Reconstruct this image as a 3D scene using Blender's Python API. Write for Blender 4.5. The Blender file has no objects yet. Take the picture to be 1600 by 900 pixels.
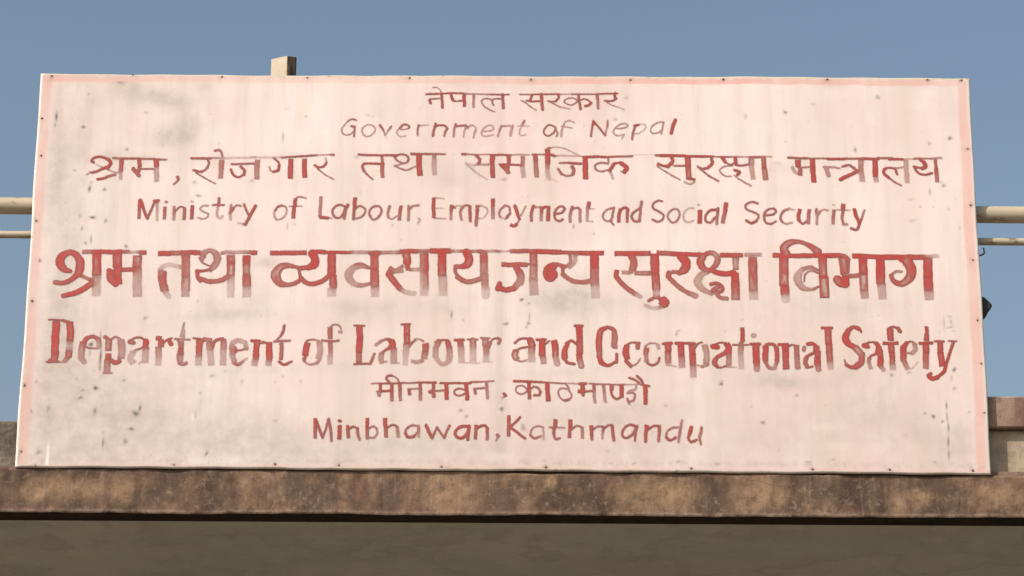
import bpy, math, random
import numpy as np
from mathutils import Matrix, Vector
R = math.radians
scene = bpy.context.scene
rng = np.random.default_rng(7); random.seed(7)

LETTERING = {
 1: '''
0 85 85 5.3|-208.3,479.6 -186.3,480.2 -165.4,481.4
0 95 80 4.5|-165.4,481.4 -144.4,482.9 -112.9,482.9
0 60 60 4.1|-112.9,482.7 -92.0,481.4 -66.8,480.9 -39.5,479.9
0 80 80 4.5|-39.5,479.9 8.7,480.7
0 60 50 3.3|-189.7,497.6 -181.3,499.0 -172.9,493.9 -168.5,484.8
0 80 70 4.1|-196.6,465.9 -173.5,467.4
0 85 80 7.0|-198.6,462.7 -195.8,454.6
0 85 80 7.0|-167.4,479.2 -166.1,461.1 -164.8,441.9
0 95 90 7.4|-143.3,480.4 -141.1,470.3 -136.8,462.4
0 80 80 4.1|-136.8,462.4 -127.3,460.2 -112.7,461.8
0 95 80 8.6|-108.7,480.6 -108.1,461.4 -107.3,445.6
0 55 50 7.4|-83.6,479.7 -83.6,444.6
0 70 70 4.1|-11.1,467.6 -22.7,468.7 -33.1,465.3 -35.1,457.3 -30.9,449.4
0 65 50 4.1|-34.1,458.5 -39.4,466.3 -49.9,468.5 -60.3,465.1 -62.8,458.3 -56.0,447.0 -43.3,438.1 -28.6,431.4
0 75 65 8.2|-8.1,480.1 -6.9,462.0 -5.7,442.8
1 65 65 4.1|37.0,480.4 69.5,480.6
1 85 85 4.5|69.5,481.0 105.1,481.2 140.8,481.5
1 50 50 3.3|140.8,481.5 172.2,481.6
1 65 65 4.5|172.2,481.6 237.2,482.0
1 85 80 4.5|237.2,482.7 268.7,483.6 293.9,484.6
1 70 75 7.0|68.5,479.4 67.0,471.5 64.3,463.6
1 80 85 4.9|54.9,462.8 69.6,460.7 88.4,461.5
1 65 50 3.7|41.3,462.8 52.8,456.7 65.4,446.6 80.1,436.6
1 90 70 8.2|93.6,480.7 94.7,462.6 96.9,437.8
1 90 80 6.1|138.7,479.9 138.7,470.8 131.4,461.7
1 65 60 4.5|133.5,462.9 121.9,460.5 111.5,462.7
1 70 40 4.1|111.5,462.7 126.1,454.9 142.9,446.0 168.0,439.4
1 75 65 7.0|191.1,481.3 193.2,458.7 196.2,439.5
1 65 65 3.7|189.0,462.1 180.6,469.9 168.0,471.0 156.5,466.4 154.4,459.6 161.7,452.9 174.3,451.4 184.8,457.5 191.1,463.2
1 75 80 4.1|192.1,464.3 205.7,467.8 216.2,464.5 223.5,457.8
1 85 80 7.0|223.5,457.8 218.3,450.9 208.8,448.6
1 65 55 8.2|240.4,481.6 241.3,461.3 242.3,443.2
1 90 90 7.0|287.6,485.3 286.5,475.1 289.6,469.5
1 80 65 5.7|289.6,469.5 279.1,463.7 260.2,463.2
1 60 40 3.7|260.2,463.2 274.8,453.5 293.6,445.8 310.3,439.1
''',
 2: '''
0 85 60 4.5|-389.9,405.6 -401.5,407.8 -412.8,401.0
0 55 55 3.7|-412.8,401.0 -422.9,387.4 -426.8,376.2 -422.3,366.1 -411.8,363.9 -401.5,367.4 -395.0,375.2
0 70 70 6.1|-402.0,388.0 -392.6,386.5
0 75 60 5.3|-392.6,386.5 -393.7,374.1 -394.0,359.6
0 50 50 4.1|-358.3,393.4 -369.6,385.5 -374.2,375.4 -369.1,364.2 -358.6,359.8 -345.2,366.6 -339.2,377.8 -343.6,389.0 -358.3,393.4
0 75 60 6.1|-326.9,391.4 -318.3,376.8
0 60 50 4.9|-318.3,376.8 -312.7,362.3
0 40 50 4.1|-312.7,362.3 -305.7,375.8
0 65 65 5.3|-305.7,375.8 -297.6,388.2
0 75 75 5.3|-275.6,381.6 -266.4,392.9 -256.0,392.9 -250.6,387.3 -252.6,382.8
0 55 50 3.7|-252.6,382.8 -264.1,379.4 -276.6,380.4
0 50 40 3.7|-274.6,386.1 -282.7,374.8 -280.5,364.7 -271.0,359.2 -259.5,361.5
0 70 55 5.7|-226.7,392.0 -228.6,379.6 -228.3,363.9
0 65 30 4.1|-227.7,387.5 -218.3,390.9 -201.7,392.8
0 85 70 6.6|-181.9,395.6 -185.8,382.1 -188.6,361.9
0 85 80 5.3|-182.8,388.9 -170.3,392.3 -157.8,391.3 -151.4,383.4
0 80 60 5.7|-151.4,383.4 -156.5,373.3 -159.5,362.1
0 70 45 6.1|-129.6,394.8 -133.6,377.9 -134.4,361.1
0 75 65 5.7|-128.5,389.2 -116.0,391.5 -103.5,391.6 -97.2,386.0
0 50 35 5.3|-103.4,384.9 -107.5,373.6 -109.4,359.0
0 55 40 4.5|-97.2,388.3 -86.8,392.8 -78.4,388.4 -76.2,379.4
0 45 40 5.7|-76.3,382.8 -80.3,371.5 -82.3,358.1
0 45 42 4.5|-59.5,376.1 -42.8,377.4 -31.4,383.0 -34.6,392.0 -45.0,391.9 -57.5,382.9 -62.6,371.6 -57.3,363.8 -44.8,362.8 -31.2,366.2
0 55 45 5.7|-9.5,392.2 -15.7,378.6 -19.8,362.9
0 55 50 4.5|-10.6,389.9 3.0,392.2 13.4,392.3
0 50 45 7.4|18.7,392.3 15.6,378.8 13.6,365.4
0 65 55 6.1|49.9,406.0 42.7,392.5
0 42 40 4.5|42.7,392.5 37.5,376.7 38.6,367.8 44.9,365.1 53.2,367.9
0 40 35 3.7|32.2,391.3 61.5,391.5
1 70 65 4.9|128.3,390.7 115.7,395.2 105.3,388.4 100.1,377.1 103.3,368.2 113.7,364.9 126.2,372.8 131.4,386.3
1 50 50 5.3|130.4,388.5 133.5,377.3 136.6,372.8 133.5,362.7
1 45 50 3.7|180.5,402.3 168.0,406.7 157.5,404.4 153.3,397.6
1 55 40 5.3|153.3,397.6 147.1,377.4 145.4,362.8
1 50 45 3.7|147.1,390.8 161.7,388.7 174.2,386.5
2 80 60 6.1|229.6,405.9 226.4,386.8 223.2,363.3
2 90 80 7.4|229.6,405.9 236.9,397.0
2 75 70 5.7|236.9,397.0 249.3,381.4 260.7,366.9
2 45 45 5.3|260.7,370.2 266.1,391.6
2 60 55 6.6|266.1,390.4 267.2,406.2
2 55 50 4.1|289.0,386.1 305.7,387.3 318.3,391.9 316.2,398.6 305.8,399.0 291.1,391.7 281.6,378.2 284.7,369.2 295.1,365.9 309.7,369.4
2 50 40 4.9|309.7,369.4 304.5,359.3
2 85 80 6.6|337.1,394.2 347.5,396.5
2 80 60 5.7|339.2,394.2 333.8,376.3 330.5,356.1
2 45 35 3.7|347.6,397.7 360.1,398.9 367.3,392.2 362.0,382.0 349.4,374.1 336.9,371.8
2 55 55 4.1|412.4,404.8 397.7,402.5 383.0,392.3 378.7,381.0 384.9,373.2 399.5,375.5 409.0,385.7
2 55 50 4.9|413.4,403.7 410.1,390.2 406.8,372.2
2 90 80 9.0|443.8,410.6 437.3,392.6 432.8,373.5
''',
 3: '''
0 90 85 7.0|-1068.5,283.0 -1074.0,287.4 -1069.2,295.2 -1054.9,299.1 -1040.2,296.5 -1029.3,287.7
0 95 95 9.0|-1031.6,292.1 -1024.9,283.2 -1027.5,274.3 -1032.3,267.2
0 95 80 7.8|-1027.4,273.2 -1044.7,265.3 -1058.8,258.6 -1072.1,255.2
0 50 50 3.7|-1032.1,264.3 -1019.4,258.8 -1006.7,255.6 -996.4,256.8
0 40 45 3.7|-1062.0,277.5 -1047.0,270.9 -1032.1,264.3
0 95 60 7.4|-1055.5,236.5 -1039.1,239.9 -1026.9,245.5 -1010.6,250.0
0 45 35 5.3|-1084.2,249.6 -1076.3,256.3
0 60 60 6.1|-1019.3,295.5 -996.4,294.5
0 80 75 6.1|-996.4,295.0 -950.7,294.8
0 75 70 5.7|-950.7,294.8 -904.8,292.9
0 65 60 5.7|-900.6,292.9 -879.8,291.9
0 85 75 11.1|-996.3,293.4 -996.3,274.5 -996.6,259.0
0 50 40 9.4|-997.2,259.0 -996.3,235.7
0 90 90 10.2|-950.5,292.6 -948.5,272.6
0 80 75 4.9|-949.2,266.4 -911.8,265.7
0 90 75 10.2|-964.8,266.3 -957.0,257.0 -949.2,247.1
0 85 75 9.4|-949.5,272.6 -950.8,257.0
0 90 85 13.5|-906.5,292.9 -905.5,272.8
0 50 45 13.5|-905.5,272.8 -902.1,230.3
0 80 75 8.2|-848.8,243.2 -846.1,238.8
0 75 55 5.3|-845.1,238.8 -849.9,231.0 -857.8,223.3
1 75 70 6.6|-815.5,295.6 -763.5,295.9
1 70 70 6.1|-772.8,293.7 -769.2,282.6 -774.8,267.0 -786.8,258.0
1 90 80 7.4|-806.7,262.3 -797.3,259.7
1 80 70 5.7|-797.2,258.4 -784.8,259.8
1 70 60 4.1|-801.3,255.7 -782.1,243.6 -760.8,231.6 -750.2,226.1
1 70 60 6.6|-755.1,317.2 -745.8,318.8 -738.3,313.9 -734.7,301.7
1 55 45 4.9|-763.6,297.1 -730.3,297.3
1 30 28 6.1|-730.3,297.3 -647.2,298.9
1 60 60 3.7|-663.9,300.5 -647.3,300.6
1 28 30 5.7|-647.2,298.9 -578.6,300.4
1 75 75 5.3|-580.7,299.7 -545.4,302.1
1 88 85 5.3|-545.4,302.1 -491.5,306.0
1 50 50 4.1|-491.5,306.5 -456.2,308.5
1 65 60 7.0|-454.1,308.3 -445.7,307.2
1 65 60 13.5|-736.3,291.7 -736.3,265.0 -737.3,240.1
1 75 70 6.1|-708.9,280.2 -679.8,280.9 -652.8,282.1
1 75 80 7.4|-685.7,273.1 -676.0,263.1 -676.5,250.9
1 85 80 6.1|-675.6,252.0 -690.8,244.2 -704.6,250.7 -711.4,265.1
1 60 55 13.9|-642.8,292.2 -643.9,265.5 -642.9,238.9
1 80 85 5.7|-600.3,296.9 -588.5,285.9 -586.1,277.0
1 88 80 7.8|-586.2,278.1 -588.8,264.8 -600.1,259.6
1 50 45 5.3|-600.1,260.2 -608.5,263.5 -611.4,273.5
1 88 85 13.1|-556.6,295.0 -556.7,266.1 -555.9,241.7
1 92 88 12.7|-521.3,296.3 -520.4,268.5 -518.6,244.1
1 40 45 4.5|-466.3,300.0 -463.9,286.6
1 80 90 6.1|-463.8,285.5 -471.8,275.4 -484.2,273.2 -494.8,278.6
1 75 55 4.1|-492.7,277.5 -477.7,261.0 -460.7,248.9 -443.9,240.1
2 75 70 6.6|-381.3,308.9 -356.3,307.7
2 85 85 5.7|-356.3,307.7 -314.7,307.1
2 85 80 6.6|-314.7,307.1 -281.4,306.6
2 90 90 6.1|-366.1,283.9 -343.3,284.0 -316.2,282.6
2 85 75 7.4|-365.1,283.9 -370.5,276.1 -365.6,262.8
2 70 60 4.9|-365.7,265.0 -357.1,252.8 -342.3,240.3
2 65 75 8.2|-319.8,303.1 -318.3,283.0
2 75 65 10.6|-319.3,283.0 -318.3,265.3 -317.1,244.9
2 80 65 5.3|-285.5,303.3 -279.3,307.8 -269.0,309.6 -256.4,306.8 -251.1,297.9 -255.0,287.9 -264.3,283.8
2 80 60 4.9|-288.6,303.2 -279.0,292.2 -266.4,285.6
2 65 50 4.5|-264.3,285.6 -274.6,280.6 -287.0,278.3
2 65 55 4.5|-284.9,276.6 -272.3,270.0 -255.7,266.8 -243.3,271.3 -233.0,275.8
2 80 75 7.0|-244.0,311.3 -221.1,310.3
2 75 80 5.7|-221.1,310.8 -198.3,311.6
2 65 60 5.3|-198.3,311.6 -156.7,311.8
2 95 88 14.3|-223.6,308.1 -223.1,281.4 -220.1,251.4
2 65 50 10.2|-184.7,308.3 -184.5,297.2
2 42 40 12.7|-184.5,297.2 -182.8,253.2
3 70 65 7.4|-110.9,312.1 -102.6,311.5
3 55 60 5.3|-102.6,311.5 -77.6,311.2
3 50 50 4.5|-77.6,311.2 -38.1,311.4
3 85 85 5.3|-38.1,310.3 -15.2,311.1 13.9,310.6
3 45 45 4.9|13.9,311.3 61.8,312.0
3 60 60 4.9|70.1,312.1 105.5,312.3
3 88 75 7.8|-75.5,309.0 -66.0,299.0 -68.6,285.6
3 45 45 7.0|-75.2,283.4 -44.1,283.6
3 30 30 6.1|-102.3,286.6 -79.4,280.0
3 42 28 4.9|-100.2,284.3 -83.4,268.9 -66.6,255.7 -45.8,242.5
3 92 88 12.3|-32.8,308.1 -33.7,289.2
3 85 82 12.3|-33.7,289.2 -32.5,267.0 -31.3,247.5
3 85 80 10.6|8.7,309.5 9.9,287.2
3 90 80 5.7|-12.9,283.8 9.9,284.6 47.3,281.9
3 85 70 11.5|-6.7,280.5 1.7,271.6 8.0,263.2
3 80 75 8.2|7.9,285.0 7.6,267.2
3 65 60 11.1|46.2,307.5 45.3,280.8
3 42 38 12.3|45.3,280.8 48.5,247.1
3 88 75 12.3|78.4,312.1 79.5,296.5
3 65 60 11.9|79.5,296.5 80.6,274.3 82.8,249.5
3 92 85 13.5|110.6,324.6 110.7,287.8
3 70 40 12.3|110.7,287.8 109.7,270.1
3 35 30 12.3|109.7,270.1 111.8,252.3 114.9,245.7
3 25 20 3.7|115.9,247.9 136.7,235.9
3 80 60 7.4|105.8,324.6 115.8,330.2
3 50 45 3.7|113.7,329.1 130.4,333.0 147.1,331.5 163.7,324.9 182.4,315.0 199.0,307.3
3 85 70 7.4|117.9,312.4 129.4,308.4
3 42 38 4.9|128.3,309.1 159.5,309.3 197.0,307.9
3 60 70 5.7|141.9,289.1 165.8,289.3
3 88 85 6.6|165.8,289.3 196.9,287.2
3 70 70 9.0|173.0,281.5 178.6,268.2 175.1,256.0
3 60 60 6.1|174.0,255.4 159.5,253.7 147.0,258.1
3 65 60 7.4|146.6,258.1 137.7,272.4
3 95 88 13.5|208.4,305.1 208.3,275.1 209.2,245.1
3 70 70 5.7|203.2,306.2 226.1,307.4
3 90 90 7.0|213.6,306.7 261.4,306.5
3 80 75 5.3|261.4,306.5 305.1,307.9
3 70 65 5.7|305.1,307.9 330.1,309.2
4 32 30 1.6|330.1,312.5 390.4,314.0
3 50 50 6.1|267.7,304.4 268.6,292.1
3 85 80 9.0|283.1,287.8 271.6,268.4
3 42 35 7.0|272.6,266.6 279.8,246.7
3 65 55 5.7|267.6,287.7 248.9,289.8 234.3,284.1 235.3,271.9 248.8,266.4 265.4,269.9
3 80 85 6.1|282.1,288.9 300.8,291.2
3 95 90 11.1|302.9,287.9 316.3,276.8 310.0,265.7
3 35 35 4.9|311.0,261.3 300.6,266.8
4 70 75 7.0|391.5,312.2 405.0,311.9
4 95 92 7.8|405.0,311.4 467.3,311.1
4 88 85 7.0|467.3,310.0 540.1,309.3
4 65 60 4.5|540.1,308.7 560.9,308.3
4 78 70 5.7|560.9,307.9 587.9,308.1
4 50 50 4.5|587.9,308.5 635.7,308.3
4 70 65 7.4|635.7,307.7 662.7,307.8
4 50 40 5.3|662.8,309.0 691.9,309.1
4 85 82 9.4|432.4,307.6 434.9,294.2 421.6,280.8
4 85 80 6.6|398.4,287.3 412.9,282.5 427.5,284.2
4 70 65 5.3|438.9,283.1 466.9,283.3
4 55 55 4.5|398.5,290.7 396.3,281.8 408.6,271.8
4 65 55 4.1|408.6,271.8 429.2,258.7 453.9,244.4
4 88 82 14.7|474.6,307.8 475.2,281.1
4 82 80 14.7|475.2,281.1 476.8,249.0
4 85 80 7.4|472.6,248.3 489.2,245.7
4 50 40 5.7|491.2,245.7 489.0,236.9 478.6,232.4 465.2,237.8
4 80 75 8.2|536.2,301.5 538.1,290.4 527.1,278.1
4 85 80 7.0|527.0,277.4 511.4,274.7
4 60 65 5.3|500.1,282.4 510.4,275.1
4 65 65 4.5|500.1,279.1 516.5,265.4
4 72 60 5.3|516.5,265.8 532.8,252.6 553.3,240.6
4 90 85 9.0|565.0,306.1 572.0,293.9
4 75 75 4.9|572.0,293.9 585.4,287.3 595.9,291.9
4 92 85 9.8|597.8,306.3 598.9,288.5
4 78 70 5.7|598.9,285.9 616.5,284.2 633.2,287.6
4 60 55 4.5|591.6,284.5 570.7,281.7 558.1,273.9 560.0,263.9 572.3,255.1 586.8,254.7
4 88 82 7.4|595.4,270.7 608.8,266.4 602.4,257.9
4 50 50 4.5|594.1,257.4 605.3,247.5
4 60 50 4.5|605.3,247.5 621.6,236.6 638.0,227.8
4 70 55 6.1|635.6,304.3 635.3,291.0 641.5,287.7
4 50 45 13.5|639.4,286.6 641.0,268.8 643.6,245.5
4 50 50 8.2|643.0,306.6 642.5,285.5
4 72 78 12.7|672.1,306.8 672.4,277.9
4 75 60 13.5|672.4,277.9 675.7,244.6
5 75 75 6.6|735.2,306.6 784.3,304.8
5 65 65 5.0|784.3,304.8 837.6,305.2
5 92 88 7.2|837.6,304.3 879.7,303.9
5 70 70 6.1|879.7,305.1 924.6,305.7
5 82 80 7.7|924.6,305.7 969.5,305.0
5 70 70 6.1|969.6,307.5 1006.1,307.7
5 88 85 6.6|997.5,304.0 1034.0,304.8
5 42 40 4.4|1034.0,305.4 1062.1,305.6
5 60 55 5.5|1062.2,306.5 1104.3,306.8
5 65 45 6.1|1104.3,306.8 1133.8,309.0
5 92 88 14.4|760.3,300.2 761.2,281.6
5 45 40 9.4|745.7,279.1 752.3,267.1 766.2,261.2
5 75 70 11.1|765.3,280.7 765.5,257.6
5 55 55 5.5|761.1,279.2 792.0,280.9
5 95 88 13.3|798.3,303.4 798.7,273.4 800.5,239.0
5 50 45 12.7|833.9,278.1 838.9,258.1
5 55 50 6.1|827.0,281.1 850.8,281.2 867.6,278.3
5 72 65 6.6|876.1,282.9 893.1,287.5 906.8,277.1
5 65 65 6.1|906.9,280.1 913.5,271.1
5 92 75 10.0|869.3,246.9 889.2,257.5 914.9,270.5
5 55 55 14.4|924.5,302.7 923.4,271.2
5 50 40 14.4|923.4,271.2 926.5,241.9
5 92 88 13.8|961.0,302.9 960.6,256.4
5 50 40 13.3|960.6,256.4 962.8,240.9
5 80 75 6.1|982.3,273.0 993.8,280.6 1010.5,277.7 1016.9,262.7
5 88 85 7.7|984.6,276.0 982.5,265.5 995.5,253.0
5 70 55 5.0|995.5,253.6 1009.0,241.8 1026.7,231.4
5 50 50 5.5|1010.5,279.2 1035.9,282.3
5 45 38 12.7|1041.0,303.4 1041.3,277.9 1042.4,239.0
5 80 85 8.3|1077.5,304.5 1088.3,296.1
5 92 85 10.0|1088.3,296.1 1091.5,284.2 1083.4,279.6
5 75 75 6.6|1061.2,284.0 1083.4,279.6
5 78 78 6.6|1061.2,284.0 1071.7,267.6 1088.2,261.7 1108.0,266.3
5 70 75 8.8|1118.2,305.3 1118.4,278.3
5 78 60 10.5|1118.4,278.3 1120.3,241.8
''',
 4: '''
0 95 90 10.8|-942.6,178.3 -939.3,164.6
0 80 65 8.7|-943.8,177.0 -943.3,152.2 -943.1,128.1
0 88 75 7.7|-938.4,172.9 -930.9,152.3 -922.0,129.8
0 75 72 6.7|-920.7,129.9 -912.8,152.4 -904.9,174.4
0 88 85 8.7|-905.0,176.6 -895.6,178.9
0 45 40 7.7|-898.4,174.5 -896.0,125.1
0 55 55 7.7|-875.7,174.6 -873.6,174.1
0 78 60 8.7|-877.1,160.8 -877.5,127.4
0 55 50 8.2|-853.9,161.0 -852.0,150.0
0 72 50 8.2|-852.2,152.8 -853.5,126.7
0 70 70 5.1|-850.8,150.0 -838.4,161.1 -826.6,158.4
0 78 65 8.7|-826.7,159.8 -826.5,126.9
0 35 35 7.7|-808.6,176.4 -807.0,175.8
0 88 75 9.2|-806.3,165.4 -807.2,127.8
0 55 50 5.1|-766.2,164.3 -779.1,164.2 -786.5,155.9 -775.8,147.7 -765.2,142.3 -767.4,132.7 -780.1,128.5 -790.6,132.6
0 72 65 7.7|-738.6,185.1 -739.1,164.4
0 75 65 5.6|-753.4,167.1 -725.0,167.3
0 45 35 7.2|-740.2,161.7 -741.9,139.7 -733.8,130.2 -727.5,135.7
0 50 55 7.7|-706.8,166.0 -707.6,153.6
0 75 70 8.2|-701.3,157.8 -708.1,145.9
0 65 60 5.1|-701.3,157.8 -691.3,166.1 -681.0,164.8
0 42 35 8.2|-708.6,145.4 -706.6,128.4
0 65 65 6.7|-673.4,168.9 -666.2,151.1 -660.6,140.2
0 88 75 8.2|-643.5,165.0 -656.7,137.5 -668.6,113.3
0 40 35 6.1|-668.7,114.1 -686.8,117.6
1 45 45 5.6|-593.2,151.6 -595.4,140.6 -588.5,128.3 -576.9,129.7 -565.7,140.8 -562.3,154.5
1 78 70 6.1|-591.9,152.9 -585.8,162.6 -575.6,166.8
1 60 50 5.6|-575.6,166.8 -565.2,162.7 -562.3,153.1
1 50 60 5.1|-514.3,187.8 -532.5,190.4 -541.3,184.9
1 92 85 9.2|-541.3,184.9 -543.1,160.1
1 85 72 9.7|-544.4,160.1 -544.8,132.1
1 50 45 4.1|-556.2,164.1 -523.9,165.7
2 60 55 8.7|-475.6,192.2 -476.2,166.0 -476.6,137.2
2 88 80 7.7|-475.2,134.4 -455.9,133.7
2 40 35 4.1|-455.9,134.6 -445.5,132.7
2 70 65 6.1|-412.8,165.0 -425.9,170.4 -438.6,163.5 -444.7,149.7 -437.9,136.0 -424.9,134.7 -416.2,147.1 -411.4,160.9
2 78 65 8.2|-405.2,169.2 -411.3,155.4 -413.3,132.9
2 92 85 10.2|-387.1,189.1 -388.3,163.8
2 75 65 8.2|-388.3,163.8 -390.0,130.3
2 65 60 5.6|-386.9,158.3 -374.1,166.6 -361.0,158.4 -360.8,147.5 -370.8,136.4 -383.6,132.3
2 68 62 6.1|-335.4,166.8 -345.6,159.9 -349.1,144.8 -339.7,129.8 -327.0,135.3 -318.3,150.5 -322.4,164.2 -335.4,166.8
2 65 57 7.2|-296.6,165.7 -301.4,147.8 -299.9,135.5
2 55 50 4.6|-299.9,135.5 -290.8,131.4 -278.0,138.4
2 78 65 8.7|-267.0,167.3 -270.5,150.8 -271.4,128.3
2 60 50 7.7|-247.6,166.0 -248.2,128.4
2 65 50 6.1|-247.4,156.4 -237.3,167.4 -221.8,168.9
2 40 35 6.1|-221.2,133.2 -219.0,127.8 -223.5,120.3
3 88 80 9.2|-183.9,189.8 -184.0,162.3 -182.3,135.4
3 38 35 4.6|-179.2,189.8 -157.2,188.6
3 28 25 4.6|-178.8,162.3 -156.8,161.0
3 48 42 4.6|-181.0,134.3 -151.3,133.6
3 82 70 8.7|-137.6,170.8 -138.7,154.3
3 60 50 7.7|-138.7,154.3 -138.4,131.8
3 80 70 6.7|-136.3,168.0 -128.5,164.0
3 42 40 5.1|-124.7,169.5 -111.7,166.8
3 65 50 7.2|-107.9,166.8 -114.6,151.7 -111.3,131.1
3 68 70 5.6|-109.1,165.5 -98.9,171.0 -88.5,167.0
3 82 70 8.2|-89.8,166.9 -89.6,149.1 -88.1,127.7
3 78 72 9.2|-70.5,171.2 -71.6,151.9
3 80 55 8.2|-71.6,151.9 -73.8,115.8
3 60 45 4.6|-70.4,165.7 -60.1,171.2
3 38 35 5.1|-60.1,169.9 -47.1,163.1 -45.7,149.4 -57.2,135.6 -67.5,135.5
3 82 80 9.7|-30.6,189.3 -30.4,168.7
3 65 50 10.2|-31.2,168.7 -30.1,133.6
3 62 55 5.6|1.9,171.6 -11.0,160.5 -14.7,146.8 -10.8,138.6
3 38 35 5.1|-10.8,138.6 2.1,133.7
3 72 65 7.2|4.7,137.3 13.6,149.7
3 60 60 5.6|13.6,149.7 12.2,166.2 1.9,171.6
3 82 80 9.2|26.4,169.6 31.7,152.6
3 82 80 8.2|31.7,152.6 38.2,134.0
3 42 40 5.6|53.5,169.2 42.0,144.4
3 92 80 8.7|15.1,118.2 24.1,115.0 31.8,121.1
3 50 50 4.6|31.8,121.1 39.5,134.8
3 78 65 8.2|74.2,169.3 69.1,152.8 69.2,130.3
3 42 40 6.1|74.2,166.6 92.3,167.2
3 88 80 8.7|94.9,168.1 94.9,152.9
3 62 50 8.7|94.9,152.9 93.7,128.8
3 85 85 6.7|94.9,162.6 105.2,168.1 114.2,166.8
3 88 82 9.7|112.9,166.8 111.7,129.7
3 78 68 6.1|131.0,149.0 146.5,151.9 154.3,162.9 146.5,169.7 134.9,164.2 128.5,150.4 131.0,134.0 141.4,128.6 150.4,134.1
3 75 50 8.2|174.9,167.2 169.7,153.4 168.4,128.2
3 70 65 6.1|174.9,163.0 187.8,165.9 195.0,159.0
3 60 50 7.7|194.3,159.0 194.2,128.3
3 82 75 9.2|217.8,181.7 215.2,166.0
3 55 45 8.2|213.9,164.6 212.5,131.2
3 38 35 4.6|213.9,163.3 230.7,163.4
3 38 35 4.6|212.5,129.0 226.7,127.7
4 60 57 5.6|279.7,165.0 264.2,160.8 253.8,147.0 256.3,133.4 269.2,129.3 279.6,143.1
4 65 60 6.1|282.3,166.4 278.4,148.6 274.4,129.4
4 70 60 5.6|273.1,129.3 280.7,119.8
4 88 78 8.7|299.1,163.8 295.1,148.7 293.7,126.2
4 85 85 7.2|299.1,161.0 310.7,166.6 318.4,161.2
4 82 70 7.7|317.2,162.5 315.6,129.0
4 72 65 6.7|349.5,164.1 336.5,157.1 327.3,144.7 332.4,131.1 344.0,129.8 349.2,140.8
4 65 60 7.7|353.5,183.4 350.8,165.5
4 68 57 7.2|350.8,165.5 347.8,129.2
5 72 65 6.1|406.5,185.0 394.9,186.4 383.2,176.7 384.3,164.3 398.4,156.1 409.9,146.6 405.9,132.9 392.9,128.7 381.4,134.1
5 62 57 5.6|437.2,164.6 424.2,154.9 421.4,139.8 430.3,127.5 443.2,130.4 451.2,146.9 447.5,160.6 437.2,164.6
5 38 38 5.6|487.6,166.3 473.4,164.8 461.6,151.0 462.6,134.6 472.8,127.8 487.0,132.0
5 40 40 6.1|499.9,176.0 502.0,175.7
5 92 80 11.3|504.3,161.4 502.4,124.7
5 78 65 6.7|545.6,162.5 530.1,159.7 518.2,144.5 519.2,130.8 530.8,126.8 542.7,141.9
5 70 55 7.7|550.8,165.3 547.9,144.7 546.2,123.3
5 92 60 10.8|571.8,181.9 568.8,158.5 561.7,125.1
6 68 65 6.1|653.9,179.7 638.5,183.7 622.8,175.3 625.1,163.0 640.5,156.2 654.4,146.7 648.9,131.6
6 82 80 7.2|648.9,131.6 634.6,125.5 623.2,132.8
6 72 65 6.1|671.2,146.8 691.9,149.7 699.9,159.3 692.3,166.1 676.7,160.6 668.6,145.4 672.0,129.0 684.8,123.6 699.1,130.5
6 42 42 6.1|746.4,162.3 733.6,166.4
6 62 62 6.7|733.6,165.0 717.9,156.7 711.0,140.2 714.6,129.3
6 52 45 5.6|714.6,129.3 724.7,123.8 740.3,126.7
6 88 82 9.7|762.0,163.8 757.6,145.9 758.5,132.3
6 80 70 6.1|758.5,132.3 768.5,124.1 779.1,132.4
6 72 57 9.2|786.5,164.0 783.4,146.1 782.7,123.6
6 62 57 7.7|804.6,164.1 804.2,151.7
6 57 52 7.7|813.4,157.3 805.3,146.2
6 52 48 7.2|805.3,146.2 804.6,123.8
6 52 45 5.1|810.8,155.9 821.3,162.8 834.2,161.5
6 38 35 6.1|848.3,176.7 850.1,176.4
6 78 52 8.7|849.7,163.0 847.8,146.5 845.8,124.0
6 88 82 10.8|874.8,179.1 873.0,165.3
6 48 42 4.6|857.4,163.0 890.9,161.8
6 72 62 8.2|872.9,161.7 869.6,141.1
6 62 55 7.2|869.6,141.1 872.9,124.7 881.9,123.4
6 92 85 10.2|902.6,163.3 907.1,144.1
6 88 82 8.2|907.1,144.1 914.1,125.0
6 55 60 6.7|928.4,162.1 918.4,136.0
6 78 72 7.2|918.4,136.0 907.1,109.9 891.8,112.5
''',
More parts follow.
